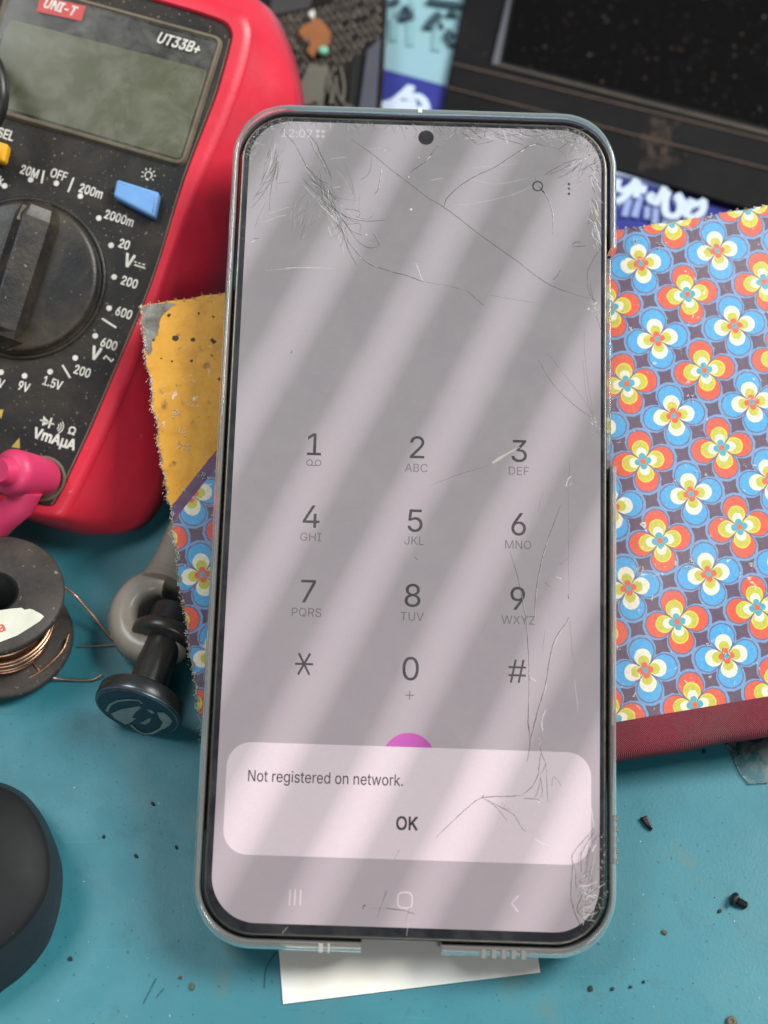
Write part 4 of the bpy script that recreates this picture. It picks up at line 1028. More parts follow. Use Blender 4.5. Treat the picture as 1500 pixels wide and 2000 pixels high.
# dial
DCx, DCy, _ = mp(47, 543)
mb = MB(); mb.lathe([(18.0, 0.02), (17.9, 0.5), (17.3, 0.7), (17.0, 0.25), (16.7, 0.25), (16.6, 2.2), (16.2, 2.8), (15.4, 3.0), (0.01, 3.0)], 72, 0, True, (DCx, DCy))
dial = mb.build('rotary_dial', M_['dial'], meter)
ra = mdir((-12, 720), (96, 378)); ca, sa = math.cos(ra), math.sin(ra)
def rl(a, s, w): return (DCx + a * ca - s * sa, DCy + a * sa + s * ca, w)     # a along the grip, s to its left
mb = MB()
loops = []
for a, k, h in ((-16.4, 0.55, 3.02), (-14.2, 1.0, 7.0), (-12.5, 1.0, 8.3), (12.0, 1.0, 8.3), (14.6, 0.85, 7.4), (16.8, 0.30, 3.02)):
    loops.append([rl(a, 5.0 * k, 3.01), rl(a, 3.9 * k, 3.0 + (h - 3) * .75), rl(a, 1.7 * k, h), rl(a, 1.1 * k, h + .12 * (h > 4)), rl(a, -3.6 * k, 3.0 + (h - 3) * .62), rl(a, -5.0 * k, 3.01)])
mb.loft(loops, 0, False, True, True, True); mb.build('dial_grip', M_['dial'], dial)
mb = MB(); mb.strip([rl(10.5, 2.4, 8.05), rl(14.0, 2.2, 7.5)], 1.0); mb.build('pointer_mark', M_['grime'], dial)
# printed scale
mb = MB(); WL = 0.05
def lab(s, at, h_px, ref=None, bold=0.03, ang=None, sx=1.0):
    c = mp(*at, WL); k = 308.0 / F_PX; mb.text(s, c[:2], h_px * k, WL, TA - 0.02 if ang is None else ang, bold, sx=sx)
for x, y in ((60, 351), (110, 358), (157, 383), (193, 426), (217, 479), (223, 541), (213, 602), (186, 656), (147, 699), (98, 726), (48, 734), (2, 727), (9, 363)): mb.disc(mp(x, y, WL), 0.62, WL, 16)
for s, at in (('20M', (58, 335)), ('OFF', (115, 341)), ('200m', (178, 373)), ('2000m', (233, 426)), ('20', (243, 477)), ('200', (253, 551)), ('600', (242, 611)), ('600', (213, 672)), ('200', (161, 725)), ('1.5V', (103, 748)), ('9V', (47, 755)), ('12V', (-8, 746)), ('200k', (-14, 348)), ('/SEL', (8, 261))):
    lab(s, at, 17.5 if s != '/SEL' else 19, sx=0.74)
lab('V', (252, 509), 25, bold=0.05, sx=.8); lab('V', (187, 690), 25, bold=0.05, sx=.8)
def lines(pts, w): mb.strip([(*mp(*p, WL)[:2], WL) for p in pts], w)
lines(((262, 517), (284, 524)), 0.35)
for i in range(3): lines(((262 + i * 8, 511 + i * 2.4), (267 + i * 8, 512.5 + i * 2.4)), 0.3)
lines(((202, 701), (207, 695), (212, 700), (217, 706), (222, 701)), 0.42)
lines(((86, 333), (81, 358)), 0.42); lines(((144, 347), (133, 375)), 0.42); lines(((199, 622), (227, 640)), 0.42); lines(((122, 713), (137, 738)), 0.42)
c = mp(290, 342, WL); mb.ring(c, 0.62, 0.86, WL, 20, 0, -50, 230)
mb.strip([(c[0] - .35, c[1] - .9, WL), (c[0] + .35, c[1] - 1.0, WL)], 0.35)
for k in range(7):
    a = math.radians(-30 + k * 40) + TA; mb.strip([(c[0] + 1.15 * math.cos(a), c[1] + 1.15 * math.sin(a), WL), (c[0] + 1.65 * math.cos(a), c[1] + 1.65 * math.sin(a), WL)], 0.22)
lab('VmAµA', (107, 857), 20, bold=0.05, sx=0.9); lab('Ω', (141, 841), 15, bold=0.04)
lines(((78, 820), (106, 829)), 0.3); mb.poly([(*mp(x, y, WL)[:2], WL) for x, y in ((85, 812), (98, 826), (82, 832))]); lines(((101, 816), (95, 836)), 0.4)
c = mp(106, 831, WL)
for r in (0.7, 1.2, 1.7): mb.ring((c[0] + 0.3, c[1]), r - .12, r + .12, WL, 10, 0, -50 + math.degrees(TA), 50 + math.degrees(TA))
mb.build('printed_scale', M_['white_print'], face)
mb = MB()
for q in (((-8, 800), (7, 800), (2, 818)), ((22, 873), (38, 855), (39, 876))): mb.poly([(*mp(x, y, WL)[:2], WL) for x, y in q])
mb.build('warning_mark', plain('yellow_print', (186, 158, 60), 0.6, dirt=(120, 104, 60), amt=0.5), face)
# buttons
mb = MB(); q = ccw([mp(x, y, 1.5)[:2] for x, y in ((229, 352), (313, 378), (303, 428), (222, 386))]); mb.prism(quad_round(q, 0.8), 0.05, 2.6, 0.7, smooth=False); mb.build('button', M_['blue_btn'], meter, label='pale blue backlight button')
mb = MB(); q = ccw([mp(x, y, 1.5)[:2] for x, y in ((-60, 262), (19, 284), (10, 320), (-70, 300))]); mb.prism(quad_round(q, 0.8), 0.05, 2.6, 0.7); mb.build('button', M_['yel_btn'], meter, label='yellow select button')
# socket
SK = mp(84, 935, 0); mb = MB(); mb.lathe([(5.0, 0.02), (4.9, 0.5), (4.3, 0.55), (4.2, 0.06), (0.01, 0.06)], 40, 0, True, (SK[0], SK[1])); mb.build('socket', M_['grime'], meter)

# ---- plugs and leads
lead = thing('test_lead', 'pink test lead plug pushed into the lower socket of the multimeter', 'test lead', METER)
a = np.array(mp(92, 932, 1.5)); b_ = np.array(mp(18, 922, 13.0)); ax = (b_ - a)
mb = MB(); P = [tuple(a + ax * t) for t in (0.0, 0.08, 0.5, 0.86, 0.95, 1.02, 1.06)]
mb.tube(P, [3.6, 4.0, 4.6, 4.9, 4.85, 4.2, 3.2], 32); mb.build('plug_body', M_['pink'], lead)
mb = MB(); e_ = np.array(a + ax * 1.06); mb.tube([tuple(e_), tuple(e_ + ax * 0.05), tuple(e_ + ax * 0.2)], [3.1, 2.9, 2.4], 24); mb.build('plug_tip', M_['pink'], lead)
mb = MB(); mb.tube([mp(52, 955, 8), mp(40, 985, 7), mp(10, 1010, 6), mp(-20, 1045, 3), mp(-60, 1090, 1), mp(-120, 1120, 0)], [3.4, 3.2, 3.1, 2.8, 2.2, 2.0], 20); mb.build('cable', M_['pink'], lead)
mb = MB(); P = spline([mp(-60, 60, 10), mp(-25, 100, 12), mp(-2, 150, 13), mp(1, 195, 13), mp(-14, 240, 11), mp(-60, 290, 6), mp(-120, 330, 4)], 8)
mb.tube(P, 1.75, 16); mb.build('black_cable', M_['black'], frame=METER, label='black cable loop hanging over the multimeter display at the left edge', cat='cable')

# ================================================================ copper wire spool
zt = 19.0
pl, pu = np.array(TABLE.p(9, 1250, 1.2)), np.array(TABLE.p(-13, 1157, zt + 1))
SP = axes_frame(pl, pu - pl); Hs = float(np.linalg.norm(pu - pl))
spool = thing('wire_spool', 'dusty black spool of copper wire with a torn white label', 'spool', SP)
R1 = 14.3
mb = MB(); mb.lathe([(4.8, Hs - 1.6), (R1 - .1, Hs - 1.6), (R1, Hs - 1.2), (R1, Hs - .4), (R1 - .4, Hs), (5.2, Hs), (4.8, Hs - .4), (4.8, Hs - 1.6)], 72, 0, True); 
for p in list(mb.sm): pass
mb.build('flange', M_['spool'], spool)
mb = MB(); mb.lathe([(4.8, 0), (R1 + .2, 0), (R1 + .4, .5), (R1 + .3, 1.3), (R1 - .3, 1.6), (4.8, 1.6)], 72, 0, True); mb.build('flange', M_['spool'], spool)
mb = MB(); mb.lathe([(5.2, Hs - .05), (4.4, Hs - .5), (4.3, .4), (0.01, .4)], 40, 0, True); mb.lathe([(8.2, 1.6), (8.2, Hs - 1.6)], 40); mb.build('hub', M_['black'], spool)
mb = MB()
for i in range(13):
    z = 2.6 + i * (Hs - 5.2) / 12; r = 9.6 + random.uniform(-.35, .5) + (1.1 if i in (4, 5, 9) else 0); tilt = random.uniform(-.5, .5); n = 60; ph = random.random() * 6
    mb.tube([(r * math.cos(6.2832 * k / n), r * math.sin(6.2832 * k / n), z + tilt * math.sin(6.2832 * k / n + ph)) for k in range(n + 1)], 0.5, 6, 0, True, False)
mb.lathe([(9.2, 1.7), (9.4, Hs - 1.7)], 60); mb.build('winding', M_['copper'], spool)
def spx(px, py, w):
    return SP.p(px, py, w)
mb = MB(); lp = [spx(x, y, Hs + .05)[:2] for x, y in ((0, 1192), (20, 1189), (42, 1187), (48, 1191), (58, 1189), (65, 1191), (72, 1195), (80, 1199), (86, 1204), (78, 1213), (58, 1226), (34, 1241), (0, 1254), (-40, 1262), (-70, 1255), (-40, 1200))]
lp = [(u, v) if math.hypot(u, v) < R1 - .5 else (u * (R1 - .5) / math.hypot(u, v), v * (R1 - .5) / math.hypot(u, v)) for u, v in lp]
mb.poly([(x, y, Hs + .06) for x, y in ccw(lp)]); mb.build('label', M_['paper_lbl'], spool)
mb = MB(); c = spx(9, 1228, Hs + .1); c2 = spx(30, 1221, Hs + .1); mb.text('Cha', (c[0] - 2.6, c[1] - .5), 2.2, Hs + .1, math.atan2(c2[1] - c[1], c2[0] - c[0]) , 0.03); mb.build('label_lettering', M_['red_ink'], spool)
def tpx(px, py, z): return TABLE.p(px, py, z)
mb = MB()
mb.tube(spline([tpx(100, 1140, 9), tpx(124, 1146, 8), tpx(150, 1166, 7), tpx(180, 1200, 4), tpx(212, 1240, 1.5), tpx(236, 1258, 1.0), tpx(243, 1261, .6)], 8), 0.3, 6)
mb.tube(spline([tpx(240, 1262, .5), tpx(218, 1259, .6), tpx(198, 1261, .6), tpx(150, 1262, .5)], 8), 0.13, 6)
mb.tube(spline([tpx(60, 1288, 3), tpx(72, 1304, 3), tpx(88, 1320, 2.2), tpx(110, 1325, 1), tpx(140, 1328, .5), tpx(160, 1329, .4), tpx(182, 1327, .6), tpx(200, 1317, .9)], 8), 0.24, 6)
mb.tube(spline([tpx(0, 1338, 3), tpx(50, 1326, 3), tpx(90, 1303, 3.2), tpx(122, 1270, 3.2), tpx(134, 1240, 3)], 8), 0.24, 6)
mb.build('wire_end', M_['copper'], matrix=Matrix.Identity(4), label='loose copper wire ends trailing from the spool across the mat', cat='wire')

# ================================================================ black plunger knob and the frosted tool behind it
e0 = np.array(tpx(268, 1392, 9.5)); e1 = np.array(tpx(322, 1250, 7.5)); 
KN = axes_frame(e0, e0 - e1, (1, 0, 0)); KL = float(np.linalg.norm(e0 - e1))
knob = thing('desoldering_pump', 'black plunger knob with worn silver print on its end, lying beside the spool', 'tool', KN)
mb = MB(); mb.lathe([(3.4, -4.4), (5.2, -4.5), (8.5, -4.0), (9.1, -3.3), (9.2, -.7), (8.9, -.15), (8.3, .05)], 56, 0, True); mb.build('plunger_cap', M_['knob'], knob)
mb = MB(); mb.lathe([(9.22, -.9), (9.05, -.3), (8.6, .02), (8.35, .06)], 56, 0, True); mb.build('cap_rim', plain('rim_highlight', (120, 132, 142), .26, .8, dirt=(40, 44, 48), amt=.8, dscale=140), knob)  # highlight on the dark plastic rim, put in as a brighter metallic ring
mb = MB(); mb.lathe([(8.35, .04), (8.0, .12), (0.01, .2)], 56, 0, True); capf = mb.build('cap_face', M_['knob_face'], knob)
def kpx(x, y): return KN.p(x, y, .3)[:2]
mb = MB()
def blot(pts): mb.poly([(*kpx(x, y), .26) for x, y in pts])
kz = lambda X, Y: (180 + X / 4.65, 1050 + Y / 4.65)
ring1 = [kz(*q) for q in ((130, 1580), (160, 1520), (230, 1485), (330, 1475), (420, 1480), (455, 1510))]
mb.strip([(*kpx(x, y), .26) for x, y in ring1], 0.55)
blot([kz(*q) for q in ((170, 1600), (260, 1560), (360, 1545), (430, 1530), (440, 1550), (390, 1590), (360, 1640), (400, 1640), (350, 1680), (300, 1700), (250, 1670), (200, 1640))])
blot([kz(*q) for q in ((590, 1590), (650, 1590), (700, 1630), (730, 1670), (700, 1710), (650, 1740), (620, 1720), (640, 1680), (610, 1640))])
ring2 = [kz(*q) for q in ((350, 1700), (400, 1750), (470, 1785), (540, 1780), (620, 1740), (660, 1700))]; mb.strip([(*kpx(x, y), .27) for x, y in ring2], 0.6)
blot([kz(*q) for q in ((430, 1690), (500, 1650), (535, 1640), (520, 1680), (480, 1700))])
blot([kz(*q) for q in ((490, 1560), (540, 1570), (570, 1595), (540, 1600))])
mb.build('worn_emblem', M_['worn_print'], knob)
mb = MB(); mb.lathe([(4.0, -3.7), (3.9, -KL + .8)], 36, 0, True); mb.build('plunger_rod', M_['knob'], knob)
mb = MB(); mb.lathe([(3.4, -KL + 1.2), (6.8, -KL + 1.2), (7.3, -KL + .6), (7.3, -KL - 1.2), (6.8, -KL - 1.8), (3, -KL - 1.8)], 48, 0, True); mb.lathe([(5.0, -KL - 1.8), (4.9, -KL - 7)], 40, 0, True, cap1=True); mb.build('collar', M_['knob'], knob)
ft = thing('plastic_clamp', 'frosted grey plastic ring and stem half hidden under the notebook', 'clamp', TABLE)
mb = MB(); cr = np.array(tpx(303, 1196, 9)); n = 40; P = []
for k in range(n + 1):
    a = math.radians(75 + 250 * k / n); P.append((cr[0] + 6.9 * math.cos(a), cr[1] + 7.8 * math.sin(a), 8.0))
loops = []
for k, p in enumerate(P):
    a = math.radians(75 + 250 * k / n); c_, s_ = math.cos(a), math.sin(a)
    loops.append([(p[0] + c_ * dx, p[1] + s_ * dx, p[2] + dz) for dx, dz in ((-3.0, -6), (1.2, -7.2), (3.2, -4), (3.3, 0), (1.6, 2.0), (-1.6, 2.1), (-3.0, 1.0))])
mb.loft(loops, 0, True, True, True); mb.build('ring', M_['frosted'], ft)
mb = MB(); mb.tube([tuple(np.array(tpx(x, y, z))) for x, y, z in ((318, 1150, 6.5), (330, 1120, 6), (345, 1085, 5.5), (365, 1040, 5), (400, 980, 5))], [5.8, 4.8, 4.4, 4.4, 4.4], 20); mb.build('stem', M_['frosted'], ft)

# ================================================================ black rounded shell at the lower left
sh = thing('plastic_cover', 'smooth black rounded plastic cover at the lower left edge of the mat', 'plastic cover', TABLE)
def closed(pts, k=8): 
    q = spline([pts[-1]] + pts + pts[:2], k); return q[k:-k - 1] if False else q[k:k + len(pts) * k]
base_px = [(-20, 1524), (40, 1545), (78, 1585), (101, 1630), (113, 1682), (108, 1750), (85, 1825), (45, 1880), (0, 1918), (-60, 1950), (-170, 1930), (-260, 1820), (-280, 1700), (-210, 1580), (-110, 1525)]
top_px = [(-20, 1532), (34, 1553), (68, 1592), (88, 1635), (97, 1682), (92, 1740), (66, 1790), (28, 1833), (-10, 1862), (-66, 1896), (-160, 1880), (-240, 1790), (-262, 1700), (-196, 1590), (-106, 1534)]
Lb = [(p[0], p[1], 0.1) for p in closed([tpx(x, y, 7)for x, y in base_px])]
Lm = [(p[0], p[1], 7.0) for p in closed([tpx(x, y, 7) for x, y in base_px])]
Lt = [(p[0], p[1], 14.0) for p in closed([tpx(x, y, 14) for x, y in top_px])]
cx = sum(p[0] for p in Lt) / len(Lt); cy = sum(p[1] for p in Lt) / len(Lt)
mb = MB(); mb.loft([[(cx + (p[0] - cx) * .97, cy + (p[1] - cy) * .97, 0.1) for p in Lb], Lm, [((a[0] * .3 + b_[0] * .7), (a[1] * .3 + b_[1] * .7), 12.2) for a, b_ in zip(Lm, Lt)], Lt], 0, True, True, False); mb.build('rim', M_['rim_satin'], sh)
mb = MB(); mb.loft([Lt] + [[(cx + (p[0] - cx) * k, cy + (p[1] - cy) * k, z) for p in Lt] for k, z in ((.985, 14.5), (.94, 15.2), (.8, 16.5), (.6, 17.7), (.35, 18.5), (.1, 18.8))], 0, True, False, True); mb.build('top_shell', M_['black_satin'], sh)

# ================================================================ white card under the phone
mb = MB(); cp = [tpx(x, y, .35)[:2] for x, y in ((553, 1961), (1055, 1899), (1040, 1790), (540, 1800))]
mb.prism(ccw(cp), 0.05, 0.38); mb.build('card', M_['card'], frame=TABLE, label='blank cream white card poking out under the lower end of the phone', cat='card')

# ================================================================ black monitor at the upper right
MO = cam_plane(30.0, CAM_H - 3.6, (985, 120), math.radians(-14.0))
mon = thing('monitor', 'dusty black flat screen with grooved bezel lying behind the phone', 'monitor', MO)
def op(px, py, w=0.0): return MO.p(px, py, w)
oL0, oL1 = np.array(op(862, 215)[:2]), np.array(op(905, 0)[:2]); oB0, oB1 = np.array(op(1195, 325)[:2]), np.array(op(1425, 393)[:2])
def isect(p, d, q, e):
    A = np.array([d, -e]).T; s = np.linalg.solve(A, q - p); return p + d * s[0]
cBLm = isect(oL0, oL1 - oL0, oB0, oB1 - oB0)
def along_from(c, d, l): d = d / np.linalg.norm(d); return c + d * l
pTL = along_from(cBLm, oL1 - oL0, 95); pBR = along_from(cBLm, oB1 - oB0, 130); pTR = pBR + (pTL - cBLm)
ol = ccw([tuple(q) for q in (cBLm, pBR, pTR, pTL)])
iBL, iB, iL = np.array(op(983, 117)[:2]), np.array(op(1500, 246)[:2]), np.array(op(1004, 0)[:2])
inB = along_from(iBL, iB - iBL, 110); inL = along_from(iBL, iL - iBL, 60)
jBL, jB, jL = np.array(op(960, 129)[:2]), np.array(op(1500, 268)[:2]), np.array(op(990, 0)[:2])
jnB = along_from(jBL, jB - jBL, 112); jnL = along_from(jBL, jL - jBL, 62)
mb = MB(); mb.prism(quad_round(ol, 1.0), -2.9, -0.45, 0.6); mb.build('housing', M_['mon'], mon)
mb = MB()         # bezel as two arms standing proud of the housing
def stripq(a, b_, c, d, w0, w1, mat=0):
    mb.prism(ccw([tuple(q) for q in (a, b_, c, d)]), w0, w1, 0.0, mat)
g0, g1 = np.array(op(884, 125)[:2]), np.array(op(1500, 275)[:2]); h0, h1 = np.array(op(876, 171)[:2]), np.array(op(1500, 330)[:2])
def ext(a, b_, l): d = (b_ - a) / np.linalg.norm(b_ - a); return a + d * l
up = (oL1 - oL0) / np.linalg.norm(oL1 - oL0)
stripq(oL0 * 0 + isect(g0, g1 - g0, oL0, oL1 - oL0) + (g1 - g0) / np.linalg.norm(g1 - g0) * .8, ext(g0, g1, 125), jnB + np.array([10, -1]), jBL + (jBL - jnB) / np.linalg.norm(jnB - jBL) * 7.0, -0.44, 0.2)
stripq(isect(h0, h1 - h0, oL0, oL1 - oL0) + (h1 - h0) / np.linalg.norm(h1 - h0) * .8 + up * .35, ext(h0, h1, 125) + up * .35, ext(g0, g1, 125) - up * .35, isect(g0, g1 - g0, oL0, oL1 - oL0) + (g1 - g0) / np.linalg.norm(g1 - g0) * .8 - up * .35, -0.44, 0.05)
mb.build('bezel', M_['mon'], mon)
mb = MB()
mb.strip([(*(isect(g0, g1 - g0, oL0, oL1 - oL0) + (g1 - g0) * .004), .28), (*ext(g0, g1, 120), .28)], 0.32)
mb.strip([(*(isect(h0, h1 - h0, oL0, oL1 - oL0) + (h1 - h0) * .004), .12), (*ext(h0, h1, 120), .12)], 0.3)
mb.build('dust_line', M_['dust'], mon)
mb = MB()
for i in range(90):
    t = random.random(); c = np.array(op(1285 + random.gauss(0, 20) - 6 * t, 235 + 95 * t)[:2]); r = random.uniform(.4, 1.5)
    mb.poly([(c[0] + r * random.uniform(.5, 1.1) * math.cos(q * .7), c[1] + r * 1.7 * random.uniform(.5, 1.1) * math.sin(q * .7), .3 + i * .002) for q in range(9)])
mb.build('dust_smear', see_through('brown_dust_film', (120, 100, 84), 0.07, .9), mon)
mb = MB(); mb.add([(*inL, -1.0), (*iBL, -1.0), (*jBL, .7), (*jnL, .7)], [(0, 1, 2, 3)]); mb.build('screen_lip', M_['mon_lip'], mon)
mb = MB(); mb.add([(*iBL, -1.0), (*inB, -1.0), (*jnB, .7), (*jBL, .7)], [(0, 1, 2, 3)]); mb.build('screen_lip', M_['mon_lip2'], mon)
mb = MB(); sq = [iBL, inB, inB + (inL - iBL), inL]; mb.prism(ccw([tuple(q) for q in sq]), -0.4, -0.3 + .0); scr = mb.build('screen', M_['mon_scr'], mon)
mb = MB()
for i in range(420):
    c = iBL + (inB - iBL) * random.random() + (inL - iBL) * random.random(); a = random.uniform(0, 6.28); l = random.expovariate(1 / .35)
    l = min(l, 1.3); r = random.uniform(.03, .07)
    if random.random() < .35: mb.tube([(*c, -.25), (c[0] + l * .5 * math.cos(a), c[1] + l * .5 * math.sin(a), -.1), (c[0] + l * math.cos(a + .6), c[1] + l * math.sin(a + .6), -.22)], r * .6, 4)
    else: mb.poly([(c[0] + 2 * r * math.cos(a + q * 1.57), c[1] + 2 * r * math.sin(a + q * 1.57), -.26) for q in range(4)])
mb.build('lint', M_['dust'], scr)
# ================================================================ printed sign lying at the back
sg = thing('sign_sheet', 'printed pale cyan and navy sheet with large raised letters on the bench behind', 'sign', TABLE)
def gp(px, py, z=0.6): return tpx(px, py, z)
n0, n1 = np.array(gp(735, 131)[:2]), np.array(gp(872, 168)[:2]); dn_ = (n1 - n0) / np.linalg.norm(n1 - n0); pn = np.array([-dn_[1], dn_[0]])
def sp(a, b_): return tuple(n0 + dn_ * a + pn * b_)
mb = MB(); mb.prism(ccw([sp(-60, 0.02), sp(160, 0.02), sp(160, 120), sp(-60, 120)]), 0.05, 0.6); mb.build('pale_panel', M_['cyan_sheet'], sg)
mb = MB(); mb.prism(ccw([sp(-60, -75), sp(160, -75), sp(160, 0), sp(-60, 0)]), 0.05, 0.62); mb.build('navy_band', M_['navy'], sg)
def stroke(pts, wd, z0, z1, mat):
    wd = wd * (0.36 if mat == 0 else 0.24)
    P = spline([gp(x, y, z1) for x, y in pts], 5); a = [(p[0], p[1]) for p in P]; L = []; Rr = []
    for i, p in enumerate(a):
        t = Vector(a[min(i + 1, len(a) - 1)]) - Vector(a[max(i - 1, 0)]); t.normalize(); q = Vector((-t.y, t.x)) * wd / 2; L.append((p[0] + q.x, p[1] + q.y)); Rr.append((p[0] - q.x, p[1] - q.y))
    mb.prism(ccw(L + Rr[::-1]), z0, z1, 0.0, mat)
# white letters on the navy band (two glimpses of the same line of writing)
mb = MB()
zz = lambda X, Y: (1180 + X / 5.77, 320 + Y / 5.77)
stroke([zz(60, 75), zz(400, 150), zz(800, 260), zz(1230, 385)], 4.0, .63, 2.2, 0)
for pts, wd in (([(165, 170), (150, 260), (200, 300), (300, 250), (370, 170)], 4.6), ([(130, 430), (200, 390), (280, 320), (360, 230)], 5.0), ([(390, 200), (370, 300), (360, 380)], 5), ([(440, 240), (430, 330)], 5.5), ([(560, 330), (510, 380), (560, 430), (640, 360), (690, 290)], 4.8), ([(690, 260), (600, 420), (590, 470)], 4.8), ([(720, 300), (690, 420), (700, 560), (790, 590), (850, 540), (860, 440), (810, 360)], 5.2), ([(830, 330), (900, 430), (980, 470), (1100, 430), (1140, 400)], 4.8), ([(960, 480), (920, 560), (1000, 600), (1100, 540), (1130, 440)], 5.2), ([(1030, 440), (950, 400)], 4)):
    stroke([zz(*q) for q in pts], wd, .63, 2.2 + random.random() * .05, 0)
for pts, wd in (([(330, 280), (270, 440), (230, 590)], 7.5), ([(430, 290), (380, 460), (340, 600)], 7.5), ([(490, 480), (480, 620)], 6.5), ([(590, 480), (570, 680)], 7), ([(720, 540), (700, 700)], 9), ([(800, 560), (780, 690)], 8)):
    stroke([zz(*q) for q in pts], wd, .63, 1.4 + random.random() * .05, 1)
mb.build('lettering', [M_['letter'], M_['letter_shade_streak']], sg)
mb = MB()
yy = lambda X, Y: (730 + X / 8.333, Y / 8.333)
for pts, wd in (([(100, 1700), (300, 1650), (450, 1540), (600, 1400)], 5.5), ([(620, 1390), (560, 1520), (540, 1620)], 5), ([(560, 1600), (700, 1560), (800, 1620), (850, 1720), (850, 1800)], 6), ([(120, 1780), (400, 1720), (700, 1700)], 9), ([(300, 1800), (850, 1790)], 8)):
    stroke([yy(*q) for q in pts], wd, .63, 2.0 + random.random() * .08, 0)
mb.build('lettering', [M_['letter'], M_['letter_shade_streak']], sg)
mb = MB()
for pts, wd in (([(450, 310), (490, 180), (510, 110), (540, 160), (560, 250), (600, 270), (610, 190)], 4.6), ([(250, 30), (330, 10), (380, -40)], 5.5), ([(870, 440), (900, 370), (960, 300), (1010, 260), (1060, 190)], 5.5), ([(1000, 210), (1040, 270)], 6), ([(1220, 240), (1270, 180), (1300, 250)], 5), ([(1180, 500), (1240, 520), (1260, 500)], 7), ([(1190, 560), (1240, 640), (1280, 720)], 4), ([(880, -10), (1100, 30), (1300, 50), (1420, 70)], 6), ([(1080, 360), (1110, 430)], 3)):
    stroke([yy(*q) for q in pts], wd, .61, 2.0 + random.random() * .08, 0)
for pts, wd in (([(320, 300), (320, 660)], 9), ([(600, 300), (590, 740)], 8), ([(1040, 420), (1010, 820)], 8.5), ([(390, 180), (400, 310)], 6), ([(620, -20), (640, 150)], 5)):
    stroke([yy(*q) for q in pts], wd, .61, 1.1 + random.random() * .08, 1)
mb.build('lettering', [M_['dark_letter'], M_['dark_shade_streak']], sg)

# ================================================================ dark perforated panel behind the multimeter
GR = cam_plane(30.0, CAM_H - 9.0, (745, 120), math.radians(4))
gr = thing('speaker_grille', 'dusty dark perforated panel standing between the multimeter and the sign', 'grille', GR)
def rp(px, py, w=0.0): return GR.p(px, py, w)
mb = MB(); q = ccw([rp(x, y)[:2] for x, y in ((757, -30), (741, 260), (480, 260), (470, -30))]); mb.prism(q, -8.2, 0.0); mb.build('panel', M_['grille'], gr)
mb = MB()
bx = [rp(x, y)[:2] for x, y in ((745, 0), (735, 215))]
for i in range(-2, 34):
    for j in range(-2, 26):
        x = 510 + 12.0 * j + (i % 2) * 6.0 + 0.30 * i; y = -6 + i * 10.2 - j * 3.0
        if not (505 < x < 742 and -12 < y < 225): continue
        if y < 40 - (x - 520) * 0.28 and x < 640: continue
        if y > 105 + (x - 700) * -.9 and x > 640: continue
        c = rp(x, y, .0); a = 1.1 + random.gauss(0, .15); r = random.uniform(.42, .62)
        if random.random() < .08: continue
        k = 8
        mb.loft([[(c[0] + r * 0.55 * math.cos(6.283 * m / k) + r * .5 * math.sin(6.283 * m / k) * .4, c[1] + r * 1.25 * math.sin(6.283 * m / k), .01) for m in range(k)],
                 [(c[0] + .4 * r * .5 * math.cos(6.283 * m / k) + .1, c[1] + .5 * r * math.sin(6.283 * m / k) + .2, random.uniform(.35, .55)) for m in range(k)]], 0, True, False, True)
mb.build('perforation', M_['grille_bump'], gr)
mb = MB(); q = ccw([rp(x, y)[:2] for x, y in ((530, -30), (615, -30), (606, 18), (528, 34))]); mb.prism(q, 0.02, .7); mb.build('cover_plate', M_['grey_ribbon'] if False else plain('dark_plate', (58, 56, 56), .6), gr)
mb = MB(); q = ccw([rp(x, y)[:2] for x, y in ((743, 86), (733, 230), (700, 230), (716, 112))]); mb.prism(q, .02, 2.4, .4); mb.build('side_bar', M_['grey_bar'], gr)
mb = MB(); q = ccw([rp(x, y)[:2] for x, y in ((712, 112), (698, 230), (676, 230), (690, 108))]); mb.prism(q, .02, .5); mb.build('slot', plain('black_slot', (8, 8, 9), .7), gr)
fx = thing('flex_board', 'small brown circuit fragment with a mint green contact on the grille', 'circuit board', GR)
mb = MB(); q = ccw([rp(x, y)[:2] for x, y in ((583, 72), (592, 58), (608, 52), (614, 42), (624, 46), (640, 60), (647, 76), (641, 98), (630, 100), (620, 104), (612, 120), (600, 108), (606, 92), (598, 90))]); mb.prism(q, .8, 1.5, .12); mb.build('board', M_['flex'], fx)
mb = MB(); c = rp(632, 107); mb.lathe([(1.25, .9), (1.3, 1.9), (.9, 2.1), (0.01, 2.1)], 20, 0, True, c[:2]); mb.build('contact', M_['mint'], fx)
mb = MB(); q = ccw([rp(x, y)[:2] for x, y in ((594, 90), (604, 84), (608, 87), (598, 94))]); mb.prism(q, 1.52, 1.7); mb.build('solder_mark', M_['grey_bar'], fx)
mb = MB(); q = ccw([rp(x, y)[:2] for x, y in ((604, 37), (612, 29), (615, 38), (609, 45))]); mb.prism(q, .8, 1.9); mb.build('metal_tab', M_['fluff'], fx)
mb = MB()
for x0, y0, x1, y1, wd in ((622, 128, 590, 205, 5.2), (634, 130, 618, 225, 2.6)):
    a, b_ = Vector(rp(x0, y0, 1.2)), Vector(rp(x1, y1, 1.2)); d = (b_ - a).normalized(); nn = Vector((-d.y, d.x, 0)) * wd / 2
    mb.prism(ccw([tuple((a + nn)[:2]), tuple((a - nn)[:2]), tuple((b_ - nn)[:2]), tuple((b_ + nn)[:2])]), .6 + wd * .01, 1.3 + wd * .02, .1)
mb.build('ribbon_cable', M_['grey_ribbon'], frame=GR, label='short grey ribbon cable lying below the brown circuit fragment', cat='cable')
mb = MB()
